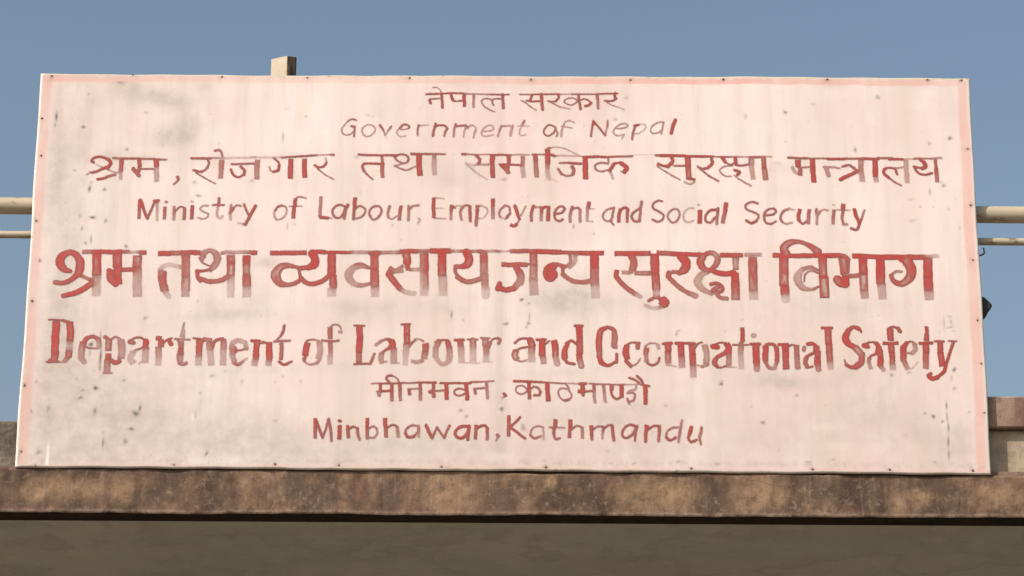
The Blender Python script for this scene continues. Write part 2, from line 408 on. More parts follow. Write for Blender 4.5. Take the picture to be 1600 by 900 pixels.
 5: '''
0 85 85 10.2|-1110.9,-15.5,10.2 -1125.5,-11.3,16.4 -1138.8,6.0,22.5 -1134.8,24.4,20.5 -1116.0,35.4,15.4 -1099.2,29.0,17.4 -1087.9,12.8,21.5
0 95 92 21.5|-1087.9,12.8,21.5 -1087.3,-8.9,21.5 -1091.8,-26.2,19.5
0 88 75 18.4|-1091.9,-24.0,18.4 -1109.5,-39.3,13.3 -1129.4,-48.0,12.7 -1148.0,-45.5,12.3
0 60 55 10.2|-1083.5,-27.2 -1068.8,-33.6 -1054.2,-39.4
0 95 92 17.4|-1051.8,-44.3,17.4 -1071.4,-60.6,15.4 -1095.1,-73.6,14.3 -1125.3,-81.3,12.3
0 55 60 11.5|-1083.2,37.1 -1058.6,37.3
0 92 90 12.3|-1058.6,37.3 -982.6,37.7
0 70 65 10.2|-982.6,38.4 -962.1,38.5
0 30 30 8.2|-962.0,37.4 -937.4,37.5
0 92 88 12.3|-937.3,35.8 -919.3,36.8
0 95 92 22.9|-1046.0,33.6 -1043.0,-27.0
0 38 30 22.9|-1042.4,-30.2 -1042.0,-81.5
0 92 92 23.8|-993.6,32.9 -991.6,-4.0
0 95 90 19.7|-990.7,-1.8 -989.0,-25.6 -987.1,-49.3
0 85 80 18.4|-1009.2,-19.2 -1007.4,-34.3 -994.4,-47.2
0 90 90 12.3|-1012.7,-12.8 -991.7,-21.3
0 85 82 11.5|-982.1,-10.0 -935.9,-10.1
0 78 72 22.9|-942.0,27.7 -941.4,-3.7
0 48 40 23.8|-940.4,-3.7 -936.3,-82.4
1 95 92 13.3|-887.9,34.6 -857.1,34.1
1 70 70 13.3|-857.2,35.4 -830.5,35.6
1 80 82 12.3|-830.5,37.1 -801.8,37.3
1 92 88 13.3|-801.8,37.3 -780.8,36.3
1 70 65 22.1|-817.9,29.6 -815.2,-28.9
1 62 42 22.1|-815.2,-28.9 -813.8,-81.6
1 88 70 4.5|-826.8,27.3 -820.3,-67.7
1 68 55 4.5|-809.1,27.5 -804.4,-67.6
1 30 30 11.9|-881.7,-8.7 -871.9,1.1 -853.6,3.8 -828.7,-3.0
1 72 70 19.7|-875.4,-11.9 -876.5,-31.4 -867.7,-65.8
1 88 82 5.3|-883.9,-14.2 -882.0,-35.7 -871.6,-68.0
1 85 80 5.3|-866.6,-16.2 -866.5,-40.0 -858.9,-65.8
1 30 28 14.3|-866.5,-68.0 -856.7,-81.9
1 52 50 12.7|-776.3,19.0 -773.0,36.4 -757.8,41.9 -740.1,36.6 -734.4,21.4 -738.8,4.0 -751.6,-8.0
1 78 70 4.5|-782.7,23.3 -773.9,10.3 -756.1,1.3
1 72 70 4.5|-768.7,23.4 -765.7,34.2 -754.6,38.2 -746.0,30.0 -743.7,14.8 -752.9,-0.4
1 72 70 4.5|-736.2,39.8 -728.8,21.4 -734.6,3.0 -752.3,-13.8
1 88 82 7.0|-750.5,-9.0 -770.9,-11.7 -788.9,-12.5
1 88 80 10.2|-786.8,-13.6 -784.1,-28.7 -777.4,-39.4
1 70 68 12.7|-778.1,-33.0 -757.3,-40.4 -734.9,-39.6 -716.7,-34.8
1 82 82 12.3|-720.7,-36.9 -707.8,-27.1
1 57 50 10.2|-727.8,36.2 -717.5,36.3
1 45 45 10.2|-717.6,38.4 -649.8,38.8
1 92 88 12.3|-649.8,37.1 -635.0,36.7
1 82 80 21.5|-701.9,30.3 -701.0,8.6
1 75 70 20.9|-701.0,8.6 -699.6,-26.0
1 35 30 19.2|-699.5,-28.2 -698.3,-83.1
1 92 80 4.9|-695.0,28.1 -694.2,-23.8
1 95 92 18.4|-660.8,29.4 -661.0,8.8
1 62 62 19.7|-661.0,8.8 -659.8,-23.6
1 78 72 21.7|-659.8,-23.6 -657.6,-53.8
1 40 30 21.7|-657.6,-53.8 -657.5,-82.8
1 85 80 4.5|-668.9,28.3 -666.9,-49.5
2 88 85 12.3|-600.9,36.3 -508.1,37.9
2 95 92 12.3|-497.9,40.6 -460.9,40.4
2 92 88 8.6|-460.9,40.0 -395.2,39.7
2 45 45 10.2|-395.2,40.4 -345.9,40.7
2 88 82 12.3|-345.8,38.5 -318.7,38.6
2 50 50 10.2|-318.8,40.2 -292.5,40.1
2 72 72 9.2|-528.4,-2.3,9.2 -552.1,3.0,13.3 -573.5,-1.5,19.5 -585.0,-23.2,25.6 -573.0,-44.7,18.4 -550.4,-48.9,12.3 -530.1,-42.3,11.3 -518.2,-30.3,11.3
2 92 88 8.2|-575.9,-8.0 -576.5,-33.9
2 95 92 20.5|-493.6,35.9,20.5 -486.1,22.9,20.5 -487.0,6.6,22.5 -501.7,-2.1,15.4
2 78 75 12.3|-500.7,-1.0 -528.3,-5.1
2 65 70 8.6|-526.2,-5.5 -522.4,-27.1
2 82 82 12.3|-520.3,-31.4 -503.5,-44.3 -483.0,-45.2 -462.8,-36.5 -447.8,-23.4
2 92 88 20.5|-443.3,36.2 -441.7,-22.3
2 88 75 18.8|-438.6,-22.3 -436.6,-57.2
2 35 30 22.9|-440.7,-57.2 -440.1,-79.4
2 50 50 4.5|-451.9,25.3 -450.5,-22.4
2 45 45 8.2|-344.9,-2.3,8.2 -365.5,3.0,12.3 -386.9,-2.5,18.4 -398.7,-22.1,21.5 -386.9,-42.5,16.4 -364.3,-48.8,12.3 -343.9,-44.4,8.2
2 78 75 8.2|-384.0,5.1 -365.7,8.9 -347.0,-1.2
2 68 65 8.2|-376.5,-50.0 -345.9,-45.5
2 80 78 21.3|-333.4,33.6 -332.5,-6.5
2 88 78 22.5|-332.5,-6.5 -330.4,-52.9
2 40 30 21.7|-330.4,-52.9 -329.8,-79.4
2 50 50 10.2|-308.9,40.0 -267.8,40.7
2 92 88 11.9|-267.9,43.3 -220.7,44.0
2 55 55 10.2|-220.7,44.7 -189.9,44.8
2 92 90 14.3|-189.9,44.8 -138.5,45.2
2 45 50 9.2|-136.5,45.2 -66.6,44.9
2 82 78 11.3|-66.6,43.8 -55.9,44.6
2 35 35 8.2|-56.3,45.6 -21.4,45.9
2 70 65 7.4|-23.5,46.3 -13.2,45.3
2 92 88 19.7|-255.1,41.6 -249.5,24.3 -249.8,9.1
2 90 85 12.3|-249.8,11.3 -246.4,-7.1
2 60 60 9.0|-258.9,3.7 -277.2,-6.6 -292.6,-2.0
2 50 50 10.2|-289.3,-13.2 -258.7,-9.3
2 45 42 10.2|-242.3,-6.0 -217.7,-5.8
2 88 82 15.2|-295.4,-18.2 -283.7,-35.4 -267.0,-55.8
2 38 30 13.5|-268.0,-55.8 -251.4,-66.9 -229.9,-69.5
2 75 75 10.2|-290.6,-1.9 -299.0,-19.3
2 60 57 22.5|-206.2,37.6 -205.3,-12.3
2 95 92 14.7|-202.5,38.7 -200.3,-9.0
2 85 60 12.3|-200.3,-9.0 -198.5,-56.4
2 38 30 22.5|-205.3,-12.3 -203.9,-75.8
2 92 88 21.7|-160.0,41.1 -159.1,-21.7
2 38 30 22.1|-157.7,-21.7 -155.7,-75.5
2 55 50 4.1|-165.8,-25.0 -164.7,-56.2
2 57 50 4.1|-147.2,-37.8 -146.9,-62.6
2 95 90 20.5|-97.4,41.5,20.5 -90.6,25.2,20.5 -93.9,10.1,20.5 -109.2,2.4,12.3
2 75 72 12.3|-110.3,3.0 -127.7,2.9
2 68 65 9.0|-126.1,4.4 -124.4,-13.9 -113.0,-27.9
2 72 70 13.5|-119.1,-25.8 -100.6,-36.5 -80.1,-36.3 -59.7,-28.7
2 82 75 19.7|-53.2,37.4 -52.0,23.3
2 60 57 19.7|-52.0,23.3 -51.2,-15.7
2 60 55 19.7|-50.6,-15.6 -48.8,-54.5
2 32 28 22.1|-48.2,-54.5 -47.0,-73.8
2 60 60 4.1|-61.4,34.1 -60.2,-20.0
2 28 25 6.1|-11.2,46.4 13.5,46.5
2 78 75 11.3|14.5,46.1 58.7,47.0
2 80 80 11.3|58.7,47.0 81.3,46.5
2 95 92 13.3|81.3,46.3 147.0,44.0
2 82 82 10.2|147.0,44.0 190.1,42.8
2 92 90 12.3|188.1,41.7 254.2,42.5
2 78 72 12.3|-6.8,9.7 58.8,10.1
2 50 50 7.4|58.8,11.0 69.1,11.5
2 88 75 15.6|30.2,2.1 39.5,-10.8
2 50 50 16.8|39.4,-8.6 42.6,-28.0 29.4,-49.7
2 78 75 5.3|29.2,-4.4 34.8,-25.9 23.9,-48.6
2 70 60 4.5|45.6,-6.4 51.2,-25.8 45.8,-45.3
2 92 88 14.3|28.4,-54.0 6.0,-58.4 -14.5,-53.2
2 92 88 13.1|-16.5,-56.4 -11.5,-42.4
2 80 75 19.7|74.1,42.5 75.2,8.9
2 65 60 20.9|75.2,8.9 74.3,-30.0
2 45 40 22.9|74.3,-30.0 76.5,-72.0
2 88 85 12.3|128.6,3.8 110.1,2.6 105.0,-12.6 110.2,-27.6 121.4,-28.7 130.6,-16.7 124.5,-3.8
2 92 90 18.4|118.3,-12.5 122.4,-18.9
2 82 80 10.2|110.1,5.9 130.6,11.8 155.2,5.5
2 62 60 9.4|168.6,37.7 170.0,20.3 163.4,9.4 149.1,1.8
2 42 40 10.2|181.9,35.6 180.9,18.2 167.5,3.0
2 82 78 8.2|150.7,5.0 149.5,-13.4
2 65 62 12.3|150.1,-15.5 165.4,-28.4 185.9,-36.2 208.4,-36.1 228.9,-29.1
2 95 92 22.9|231.2,42.4 231.1,3.3
2 72 62 22.9|231.1,3.3 231.3,-44.2
2 35 30 22.9|232.5,-44.2 233.8,-79.6
3 92 88 13.3|283.6,41.0 375.0,41.9
3 80 75 12.3|391.4,43.8 430.4,41.4
3 95 92 12.3|430.4,41.0 504.3,38.8
3 78 72 18.8|324.6,38.6 332.0,18.0 327.7,-5.8
3 50 50 10.2|329.3,-8.0 317.0,-10.2 301.7,-9.6
3 62 60 12.3|334.4,-12.3 378.5,-11.8
3 92 85 11.9|288.4,-3.9 285.8,-23.4
3 78 72 13.1|288.3,-24.4 306.5,-45.9 331.9,-66.2
3 42 35 13.1|331.9,-66.2 347.1,-74.7
3 92 88 22.5|385.6,40.0 385.8,-13.0
3 82 78 20.9|387.0,-13.0 388.6,-57.2
3 35 32 18.8|388.6,-57.2 388.8,-72.3
3 80 85 8.2|369.5,-86.3 383.8,-78.1 401.2,-79.7
3 92 85 18.8|401.2,-79.7,18.8 410.6,-90.4,21.5 400.3,-99.5,18.8
3 35 32 9.8|399.9,-103.7 381.5,-106.0 356.1,-97.6
3 92 85 22.1|452.9,33.9,22.1 466.0,17.7,22.9 462.6,0.4,22.1 448.1,-10.9,13.3
3 62 60 10.2|450.2,-8.8 428.7,-8.5
3 92 88 14.3|421.9,-11.7 419.7,-20.4
3 72 68 12.3|423.3,-25.8 447.5,-49.8 470.8,-64.7
3 62 55 13.9|470.8,-64.7 489.1,-72.7
3 88 80 11.3|506.3,36.4 525.9,43.1
3 88 85 12.3|553.5,38.2 612.0,38.1
3 45 42 10.2|617.2,39.3 659.3,40.2
3 85 82 19.7|508.3,34.3,19.7 502.3,18.0,19.7 509.8,2.4,16.4 524.0,-2.5,10.2
3 55 80 10.2|518.7,43.0,10.2 529.0,45.2,12.3 541.6,38.8,14.7 547.1,25.8,16.4 539.6,8.4,13.5 527.1,-1.8,9.4
3 95 92 13.9|529.2,-2.4 548.5,-10.3 568.9,-12.4 587.4,-9.2
3 45 45 10.2|521.9,-7.9,10.2 504.4,-15.6,16.4 494.8,-34.0,21.5 504.7,-52.2,17.4 529.0,-66.5,10.2
3 80 80 9.4|528.4,-41.3 541.8,-38.0 556.0,-45.5 557.4,-57.3 545.4,-64.2
3 88 82 12.3|533.3,-57.9 545.7,-48.7
3 65 60 11.5|540.3,-62.8 551.3,-76.7 568.6,-79.1
3 55 52 16.4|593.4,32.6 592.7,-1.0
3 95 90 20.5|589.9,-9.6 590.6,-33.4
3 86 62 21.7|590.6,-33.4 591.0,-82.4
3 78 68 22.9|636.5,32.9 636.5,-57.2
3 95 90 4.5|645.3,31.8 645.4,-24.4
3 42 32 22.9|636.5,-57.2 636.9,-81.5
4 92 88 12.6|688.7,37.8 706.9,37.9
4 95 92 12.6|706.8,36.4 860.6,38.5
4 75 70 11.5|860.7,39.4 874.9,35.5 881.8,27.4
4 92 88 13.2|892.8,37.5 964.0,35.5
4 92 88 14.3|963.9,34.9 1076.0,35.5
4 35 30 10.9|1077.5,37.7 1115.0,39.4
4 80 78 24.1|716.3,35.5 715.2,-44.7
4 92 85 22.4|716.9,-44.7 716.9,-67.3
4 30 25 21.8|717.5,-67.3 718.0,-80.2
4 78 75 22.9|721.4,43.1,22.9 717.5,58.3,21.5 730.8,71.2,18.6 755.4,75.3,12.0 781.0,66.3,12.9 804.9,48.2,20.1
4 42 42 6.3|807.6,-3.4,6.3 784.8,4.1,8.0 761.7,-2.1,12.9 750.2,-23.4,21.5 760.4,-46.0,16.6 783.1,-53.4,8.0 803.4,-45.7,6.3
4 78 72 5.2|761.9,3.9 785.0,8.6 804.7,-1.9
4 68 65 5.2|767.1,-32.3 770.6,-12.7 786.0,-3.5 803.1,-9.5
4 72 68 5.2|745.0,-35.5 760.2,-54.1 788.8,-54.8 801.9,-45.7
4 80 78 21.8|816.0,36.1 815.6,-20.0
4 88 72 24.1|817.1,-20.0 818.1,-75.7
4 70 70 21.8|866.2,33.4 869.0,13.7 870.4,-12.1
4 80 78 5.7|883.3,30.4 880.8,-7.5
4 82 80 22.9|852.6,-27.3 858.1,-34.8 870.9,-37.8
4 92 88 18.9|873.1,-15.1 872.2,-40.8
4 75 70 11.5|880.2,-18.1 911.0,-14.0
4 95 92 21.8|919.4,33.7 919.1,-10.9
4 70 70 21.8|919.1,-10.9 918.9,-55.6
4 50 42 21.8|918.9,-55.6 921.0,-76.6
4 95 88 22.9|963.8,32.4 962.5,-37.2
4 40 35 22.4|964.0,-37.2 965.8,-78.7
4 92 88 17.2|1018.3,30.3 1033.8,22.2
4 82 78 27.5|1032.5,25.3,27.5 1042.4,2.6,25.8 1036.9,-20.2,23.5 1015.5,-36.9,16.1 996.4,-29.5,12.6 990.0,-15.9,10.9
4 60 55 7.5|990.6,-15.9 1001.1,-4.3 1016.9,-3.6
4 95 90 24.1|1086.0,33.2 1084.5,-18.4
4 88 82 24.1|1084.5,-18.4 1084.1,-53.1
4 50 38 24.1|1084.1,-53.1 1085.2,-79.2
''',
 6: '''
0 95 92 19.5|-1138.4,-149.9 -1138.8,-193.6 -1137.2,-236.0
0 80 70 18.4|-1137.2,-236.0 -1138.0,-256.1
0 72 70 4.9|-1158.0,-145.8 -1121.4,-146.2
0 75 60 6.1|-1156.1,-257.7 -1125.7,-257.1
0 75 65 9.4|-1141.7,-245.6 -1150.1,-256.2
0 72 75 8.2|-1122.3,-147.7 -1106.7,-152.5
0 95 92 18.0|-1105.1,-151.9 -1101.1,-178.5 -1101.4,-200.8
0 32 32 17.2|-1101.7,-201.9 -1101.8,-228.4
0 88 78 17.2|-1102.2,-228.4 -1102.8,-245.3
0 55 50 12.3|-1104.2,-245.4 -1111.7,-254.9
0 50 45 3.7|-1126.7,-258.4 -1107.5,-257.4
0 82 72 10.2|-1066.5,-214.4,10.2 -1061.0,-197.4,12.7 -1045.5,-189.9,10.2 -1029.9,-196.2,12.7
0 42 40 12.7|-1030.0,-195.1,12.7 -1026.9,-214.2,12.3 -1032.6,-220.6,8.2
0 65 65 5.7|-1031.6,-221.0 -1054.0,-219.6 -1064.5,-212.7
0 57 52 17.2|-1067.5,-203.8 -1070.5,-231.4 -1069.5,-248.3
0 50 42 14.3|-1069.5,-248.3 -1062.0,-256.3
0 78 72 10.2|-1012.0,-190.7 -1001.3,-199.2
0 68 65 16.4|-1003.0,-194.9 -1002.4,-226.8
0 92 85 14.7|-1002.4,-235.2 -1001.2,-250.0
0 62 50 16.4|-1003.2,-250.0 -1003.2,-286.3
0 52 45 4.9|-1012.1,-286.4 -990.5,-286.3
0 62 62 5.3|-998.3,-199.1 -986.6,-190.6 -973.1,-195.2
0 52 50 18.8|-972.4,-196.9 -968.1,-224.4 -969.3,-247.7
0 82 78 11.1|-969.0,-251.9 -982.9,-258.8 -996.4,-251.0
0 72 68 11.5|-949.3,-203.5 -940.1,-205.6
0 72 72 5.3|-950.5,-199.9 -935.7,-192.4 -921.5,-192.3 -908.4,-200.7
0 95 90 14.7|-907.8,-201.8 -908.9,-214.5
0 78 72 5.7|-911.1,-215.2 -924.0,-222.0 -936.9,-226.4
0 36 36 16.4|-938.9,-228.5 -945.4,-247.6 -936.2,-260.2
0 42 40 17.2|-907.0,-217.7 -907.9,-238.9 -907.5,-258.3
0 48 42 4.1|-924.0,-260.5 -913.2,-253.7
0 82 80 12.3|-882.8,-192.5 -869.5,-194.6
0 92 88 14.7|-870.4,-197.3 -869.5,-216.4
0 55 50 16.4|-875.6,-216.5 -874.2,-244.0
0 38 32 16.4|-874.2,-244.0 -874.2,-265.1
0 62 70 4.5|-864.9,-207.3 -854.2,-196.2 -842.2,-192.3
0 92 85 11.1|-850.0,-199.3 -843.9,-208.4
0 52 50 6.1|-813.6,-152.9 -816.8,-170.4 -821.1,-187.5
0 35 38 8.2|-813.8,-170.4 -813.7,-193.8
0 62 57 6.1|-834.0,-195.0 -797.3,-196.2
0 72 68 4.5|-827.4,-197.1 -823.2,-217.2 -826.7,-242.6 -822.8,-259.9
0 62 60 13.5|-817.9,-200.2 -818.2,-220.4
0 92 85 12.3|-818.6,-220.4 -816.9,-235.2
0 52 48 13.5|-818.9,-235.2 -817.3,-256.3
0 72 65 8.6|-821.8,-259.1 -810.6,-262.0 -800.6,-257.7
0 68 65 5.3|-787.8,-192.6 -761.8,-196.0
0 82 78 16.4|-772.9,-196.7 -772.1,-239.1
0 38 32 17.2|-772.7,-239.1 -773.0,-264.5
0 88 80 11.5|-772.4,-208.4 -766.3,-199.5
0 62 60 11.5|-762.9,-194.6 -741.4,-198.7
0 52 48 15.6|-748.3,-203.0 -745.0,-223.1
0 38 35 17.2|-744.4,-223.1 -739.6,-264.3
0 88 80 8.2|-739.5,-219.9 -735.7,-203.9 -725.9,-195.8 -713.2,-193.6
0 65 60 15.6|-712.1,-195.3 -710.0,-219.7
0 48 36 16.4|-711.1,-219.7 -710.2,-264.1
0 42 40 13.5|-690.8,-218.5 -687.3,-204.7 -672.4,-197.6 -656.5,-204.5
0 40 38 11.1|-657.9,-203.5 -652.3,-218.7
0 88 82 4.9|-683.6,-222.7 -666.3,-223.9 -649.9,-217.2
0 92 85 12.3|-683.2,-217.4 -681.8,-230.1
0 52 48 15.2|-687.0,-212.1 -688.0,-237.6
0 42 45 13.5|-688.0,-237.6 -681.3,-254.4
0 68 62 8.6|-686.3,-254.5 -672.9,-262.0 -660.6,-254.3
0 32 28 7.0|-661.0,-254.3 -650.8,-245.4
0 92 85 8.2|-639.2,-198.5 -619.5,-199.4
0 92 85 15.6|-626.3,-198.0 -627.9,-246.7
0 42 35 16.8|-628.5,-246.7 -631.2,-265.1
0 50 50 4.1|-618.2,-205.8 -601.1,-203.1
0 95 88 16.4|-595.6,-203.1 -593.4,-248.6
0 42 35 16.4|-594.0,-248.6 -594.8,-264.9
0 62 62 5.7|-611.3,-201.1 -593.8,-207.8
0 82 72 7.0|-558.5,-158.2 -560.1,-171.0 -566.1,-185.9
0 62 60 5.3|-566.1,-185.9 -575.9,-196.2
0 72 62 6.1|-581.9,-200.3 -542.4,-198.5
0 75 70 10.2|-564.5,-204.0 -563.0,-219.9 -564.0,-248.5
0 88 75 7.0|-568.3,-253.8 -555.4,-262.1 -537.1,-253.6
1 95 90 15.2|-496.9,-203.6 -501.6,-221.6 -502.6,-237.5
1 78 60 8.2|-503.0,-241.8 -505.6,-251.7
1 62 60 4.9|-500.7,-198.7 -484.6,-195.0 -468.2,-198.5
1 42 40 16.0|-468.2,-201.3 -465.1,-223.5 -468.9,-245.8
1 57 52 5.7|-507.4,-245.0 -501.0,-255.9 -488.7,-261.1 -472.6,-257.4
1 62 55 7.8|-473.6,-257.4 -465.8,-247.9
1 62 62 4.5|-412.0,-173.3 -418.6,-157.4 -432.9,-155.3 -442.9,-162.2
1 72 68 12.3|-441.8,-162.8 -441.0,-192.6
1 78 65 6.1|-461.2,-197.4 -437.8,-199.0 -419.1,-197.8
1 65 57 11.5|-439.8,-200.1 -438.7,-237.1
1 36 30 14.3|-439.7,-237.1 -439.1,-260.4
1 38 35 7.0|-418.5,-174.4 -413.0,-176.1
2 78 72 5.3|-380.3,-157.1 -355.1,-157.0
2 85 88 16.4|-368.1,-158.1 -364.9,-191.1
2 95 90 16.4|-365.9,-191.1 -367.0,-228.2
2 75 68 14.7|-367.0,-228.2 -366.3,-255.7
2 82 70 5.3|-377.8,-259.4 -337.9,-257.7
2 65 62 7.8|-337.9,-257.0 -331.2,-241.8 -327.7,-232.9
2 48 52 8.2|-324.2,-208.3 -311.9,-198.9
2 65 75 7.4|-312.9,-197.6 -295.7,-192.8 -282.5,-195.9
2 95 92 16.0|-285.9,-195.9 -281.6,-207.6 -286.7,-216.5
2 88 80 7.4|-288.2,-215.7 -301.2,-222.6 -310.2,-229.4
2 52 45 13.9|-309.2,-229.0 -310.9,-243.8 -306.6,-256.4
2 52 48 5.3|-311.6,-254.8 -296.1,-252.1
2 48 42 16.4|-279.0,-215.0 -278.2,-255.2
2 52 45 4.1|-284.3,-256.7 -263.6,-255.5
2 72 70 5.3|-260.4,-153.2 -238.6,-152.0
2 85 85 16.4|-246.7,-154.2 -246.2,-179.8
2 92 85 16.4|-246.2,-179.8 -245.8,-204.2
2 42 38 16.0|-247.2,-204.2 -248.2,-236.0
2 32 26 14.3|-248.2,-236.0 -249.8,-261.4
2 72 65 6.1|-241.5,-216.3 -234.6,-203.1 -223.6,-194.1
2 42 48 5.3|-225.1,-192.8 -214.5,-192.8 -204.3,-197.6
2 85 75 16.4|-199.1,-203.9 -198.0,-209.2 -198.8,-224.1
2 62 50 16.4|-198.8,-224.1 -201.5,-244.2
2 52 48 9.8|-203.4,-247.4 -217.5,-253.1 -234.8,-249.7
2 78 78 5.7|-173.8,-201.0 -157.6,-194.1 -142.4,-194.4
2 62 55 13.9|-165.3,-198.4 -171.5,-214.4
2 48 42 15.2|-172.5,-214.4 -173.2,-239.8
2 42 42 11.5|-172.2,-238.7 -162.8,-253.9 -152.6,-258.0 -139.6,-251.2
2 88 78 13.9|-141.7,-201.5 -138.1,-214.2
2 45 40 16.4|-138.1,-214.2 -136.8,-230.0 -138.6,-250.1
2 78 72 7.4|-123.1,-193.9 -101.8,-193.8
2 82 72 16.4|-110.9,-194.9 -109.7,-209.7
2 48 42 17.2|-108.7,-209.7 -107.4,-235.2
2 32 26 16.4|-107.4,-235.2 -106.1,-252.1
2 45 42 3.3|-114.2,-253.6 -61.6,-254.3
2 68 65 6.1|-90.6,-192.7 -67.3,-192.5
2 72 65 16.4|-78.4,-194.7 -78.3,-207.4
2 42 32 17.2|-78.3,-207.4 -77.8,-250.8
2 62 60 5.3|-59.2,-188.2 -36.8,-188.1
2 57 55 16.4|-47.0,-190.3 -46.8,-209.4
2 78 75 11.1|-42.7,-216.8 -34.7,-201.4
2 78 72 4.9|-35.7,-201.9 -27.7,-191.2 -15.5,-187.3
2 62 60 8.2|-15.5,-189.0 -9.0,-192.2 -13.4,-202.8
2 62 52 16.0|-44.2,-209.4 -44.5,-234.8
2 32 26 16.0|-44.5,-234.8 -44.4,-251.7
2 42 38 3.3|-53.5,-252.2 -30.2,-251.0
3 78 75 6.1|28.2,-200.9 39.3,-190.8 55.6,-188.6 68.8,-193.2
3 95 90 18.0|67.4,-193.8 71.5,-206.5
3 78 75 5.3|64.8,-210.8 45.5,-214.1 30.4,-221.0
3 82 62 15.6|31.8,-220.6 27.8,-233.3 33.9,-244.9
3 57 55 4.9|33.6,-247.0 45.7,-249.5 60.9,-245.8
3 62 48 17.2|70.9,-207.6 69.9,-229.9
3 38 32 17.2|69.9,-229.9 72.5,-251.0
3 78 78 7.4|84.0,-191.6 105.3,-191.5
3 95 92 16.4|97.2,-191.5 97.3,-233.9
3 52 45 15.6|98.7,-233.9 102.0,-255.0
3 62 62 4.1|105.4,-203.6 115.5,-194.2
3 95 92 16.4|127.1,-193.5 130.7,-211.5 130.8,-235.8
3 48 42 15.6|131.2,-235.8 135.2,-254.8
3 82 85 10.2|161.6,-201.8,10.2 154.7,-219.8,14.3 154.1,-237.8,16.0
3 78 75 8.2|153.5,-239.9 161.1,-251.9 178.4,-255.0
3 88 85 7.0|158.1,-200.7 171.3,-194.3 184.5,-201.0
3 82 80 7.4|181.2,-153.8 198.9,-154.7
3 95 92 16.4|191.3,-155.9 192.7,-185.6
3 85 85 16.4|192.7,-185.6 192.6,-229.1
3 95 90 15.6|190.6,-229.1 192.6,-243.3
3 62 55 15.6|192.6,-243.3 196.6,-260.8
4 92 85 9.4|261.9,-157.6,9.4 247.0,-166.2,13.9 241.6,-189.6,16.0 241.9,-217.2,16.0
4 52 50 14.3|242.7,-217.2 242.6,-237.3
4 88 85 13.1|242.6,-238.3,13.1 248.2,-251.4,13.1 264.4,-258.9,8.2 283.7,-248.7,7.4
4 82 78 8.2|285.7,-249.7 286.8,-229.2
4 72 62 8.2|262.9,-156.5,8.2 278.7,-164.9,12.3 281.5,-185.1,16.0 279.3,-205.3,15.2
4 62 55 10.2|276.8,-208.9 288.0,-211.0
4 92 88 13.3|312.4,-205.1,13.3 309.2,-223.1,17.2 313.1,-242.2,13.5
4 62 62 5.7|311.4,-204.5 323.6,-197.6 344.9,-198.8
4 78 70 11.9|339.8,-201.3 339.7,-211.3
4 78 75 9.8|310.0,-246.4 322.0,-259.4
4 62 55 4.1|321.0,-259.4 335.2,-255.1 345.9,-239.8
4 52 52 4.9|359.0,-206.9 372.3,-199.4 389.5,-200.6
4 42 40 9.0|390.5,-202.5 392.8,-215.2
4 72 62 13.9|362.4,-211.2 359.8,-228.1
4 48 50 11.9|359.8,-228.1 362.0,-249.3
4 82 72 6.1|363.2,-252.4 377.7,-257.0 390.4,-250.1 394.6,-238.5
4 78 75 7.4|403.7,-200.3 426.1,-199.1
4 95 92 16.4|416.5,-200.2 416.7,-221.4
4 78 52 15.6|416.1,-221.4 416.6,-253.2
4 45 42 3.3|412.1,-256.8 437.4,-260.8
4 82 80 7.4|436.2,-199.1 458.6,-198.9
4 95 92 16.4|449.0,-200.0 450.0,-231.8
4 62 38 16.4|450.6,-231.8 451.5,-263.5
4 72 70 7.8|464.7,-198.9 484.9,-199.8
4 82 82 15.6|476.2,-202.0 478.4,-227.4
4 88 82 16.4|478.4,-227.4 478.9,-257.0
4 52 38 16.4|479.5,-257.0 479.4,-288.6
4 78 72 4.9|483.3,-214.7 492.0,-200.8 503.3,-196.5
4 50 50 15.6|509.2,-202.9 513.9,-226.1 512.4,-252.6
4 65 55 8.6|516.4,-255.3 501.1,-260.5
4 42 38 3.3|490.1,-256.9 503.2,-260.4
4 95 92 13.5|530.1,-207.0 541.6,-209.0
4 82 82 4.9|532.6,-202.7 548.9,-197.3 566.2,-198.3
4 95 92 16.4|564.7,-199.3 570.9,-213.1 563.0,-224.8
4 92 88 9.8|561.6,-223.7 541.1,-234.9
4 92 82 11.5|538.4,-237.6,11.5 533.7,-249.7,13.9 540.6,-260.2,9.4
4 82 75 4.9|538.5,-262.3 553.7,-262.3 567.0,-255.4
4 57 50 14.3|570.8,-218.4 570.0,-256.5
4 42 35 3.3|563.9,-260.1 589.1,-262.0
4 92 92 10.2|605.6,-156.6 606.3,-174.7 605.9,-192.7
4 62 60 10.2|606.9,-190.6 600.6,-199.8
4 72 68 4.9|581.7,-202.4 620.2,-202.6
4 62 52 13.9|602.0,-203.4 600.4,-226.7
4 36 30 14.3|600.4,-226.7 601.2,-266.8
4 50 50 12.3|633.4,-177.7 635.9,-177.0
4 85 82 7.4|627.0,-200.0 649.3,-199.9
4 95 92 17.4|639.2,-201.0 639.5,-229.6 640.0,-251.8
4 57 50 16.4|640.0,-251.8 640.6,-266.0
4 78 78 8.2|659.3,-208.8 668.6,-200.8 682.8,-200.8 691.1,-208.6
4 92 75 11.9|666.9,-205.1,11.9 662.9,-225.3,15.4 663.4,-245.3,14.3
4 57 55 9.8|662.3,-247.5 671.1,-261.6 686.2,-263.6
4 82 78 11.9|690.7,-207.1 692.7,-225.1 691.7,-247.3
4 57 52 9.8|692.1,-246.2 685.2,-263.6
4 82 80 7.4|698.0,-200.7 720.3,-200.5
4 95 92 17.4|712.8,-201.6 714.8,-217.5
4 85 82 16.4|714.2,-217.5 714.5,-265.5
4 78 75 4.9|718.0,-211.2 729.4,-201.5 744.6,-204.0
4 72 68 13.9|742.6,-202.5 743.2,-231.1
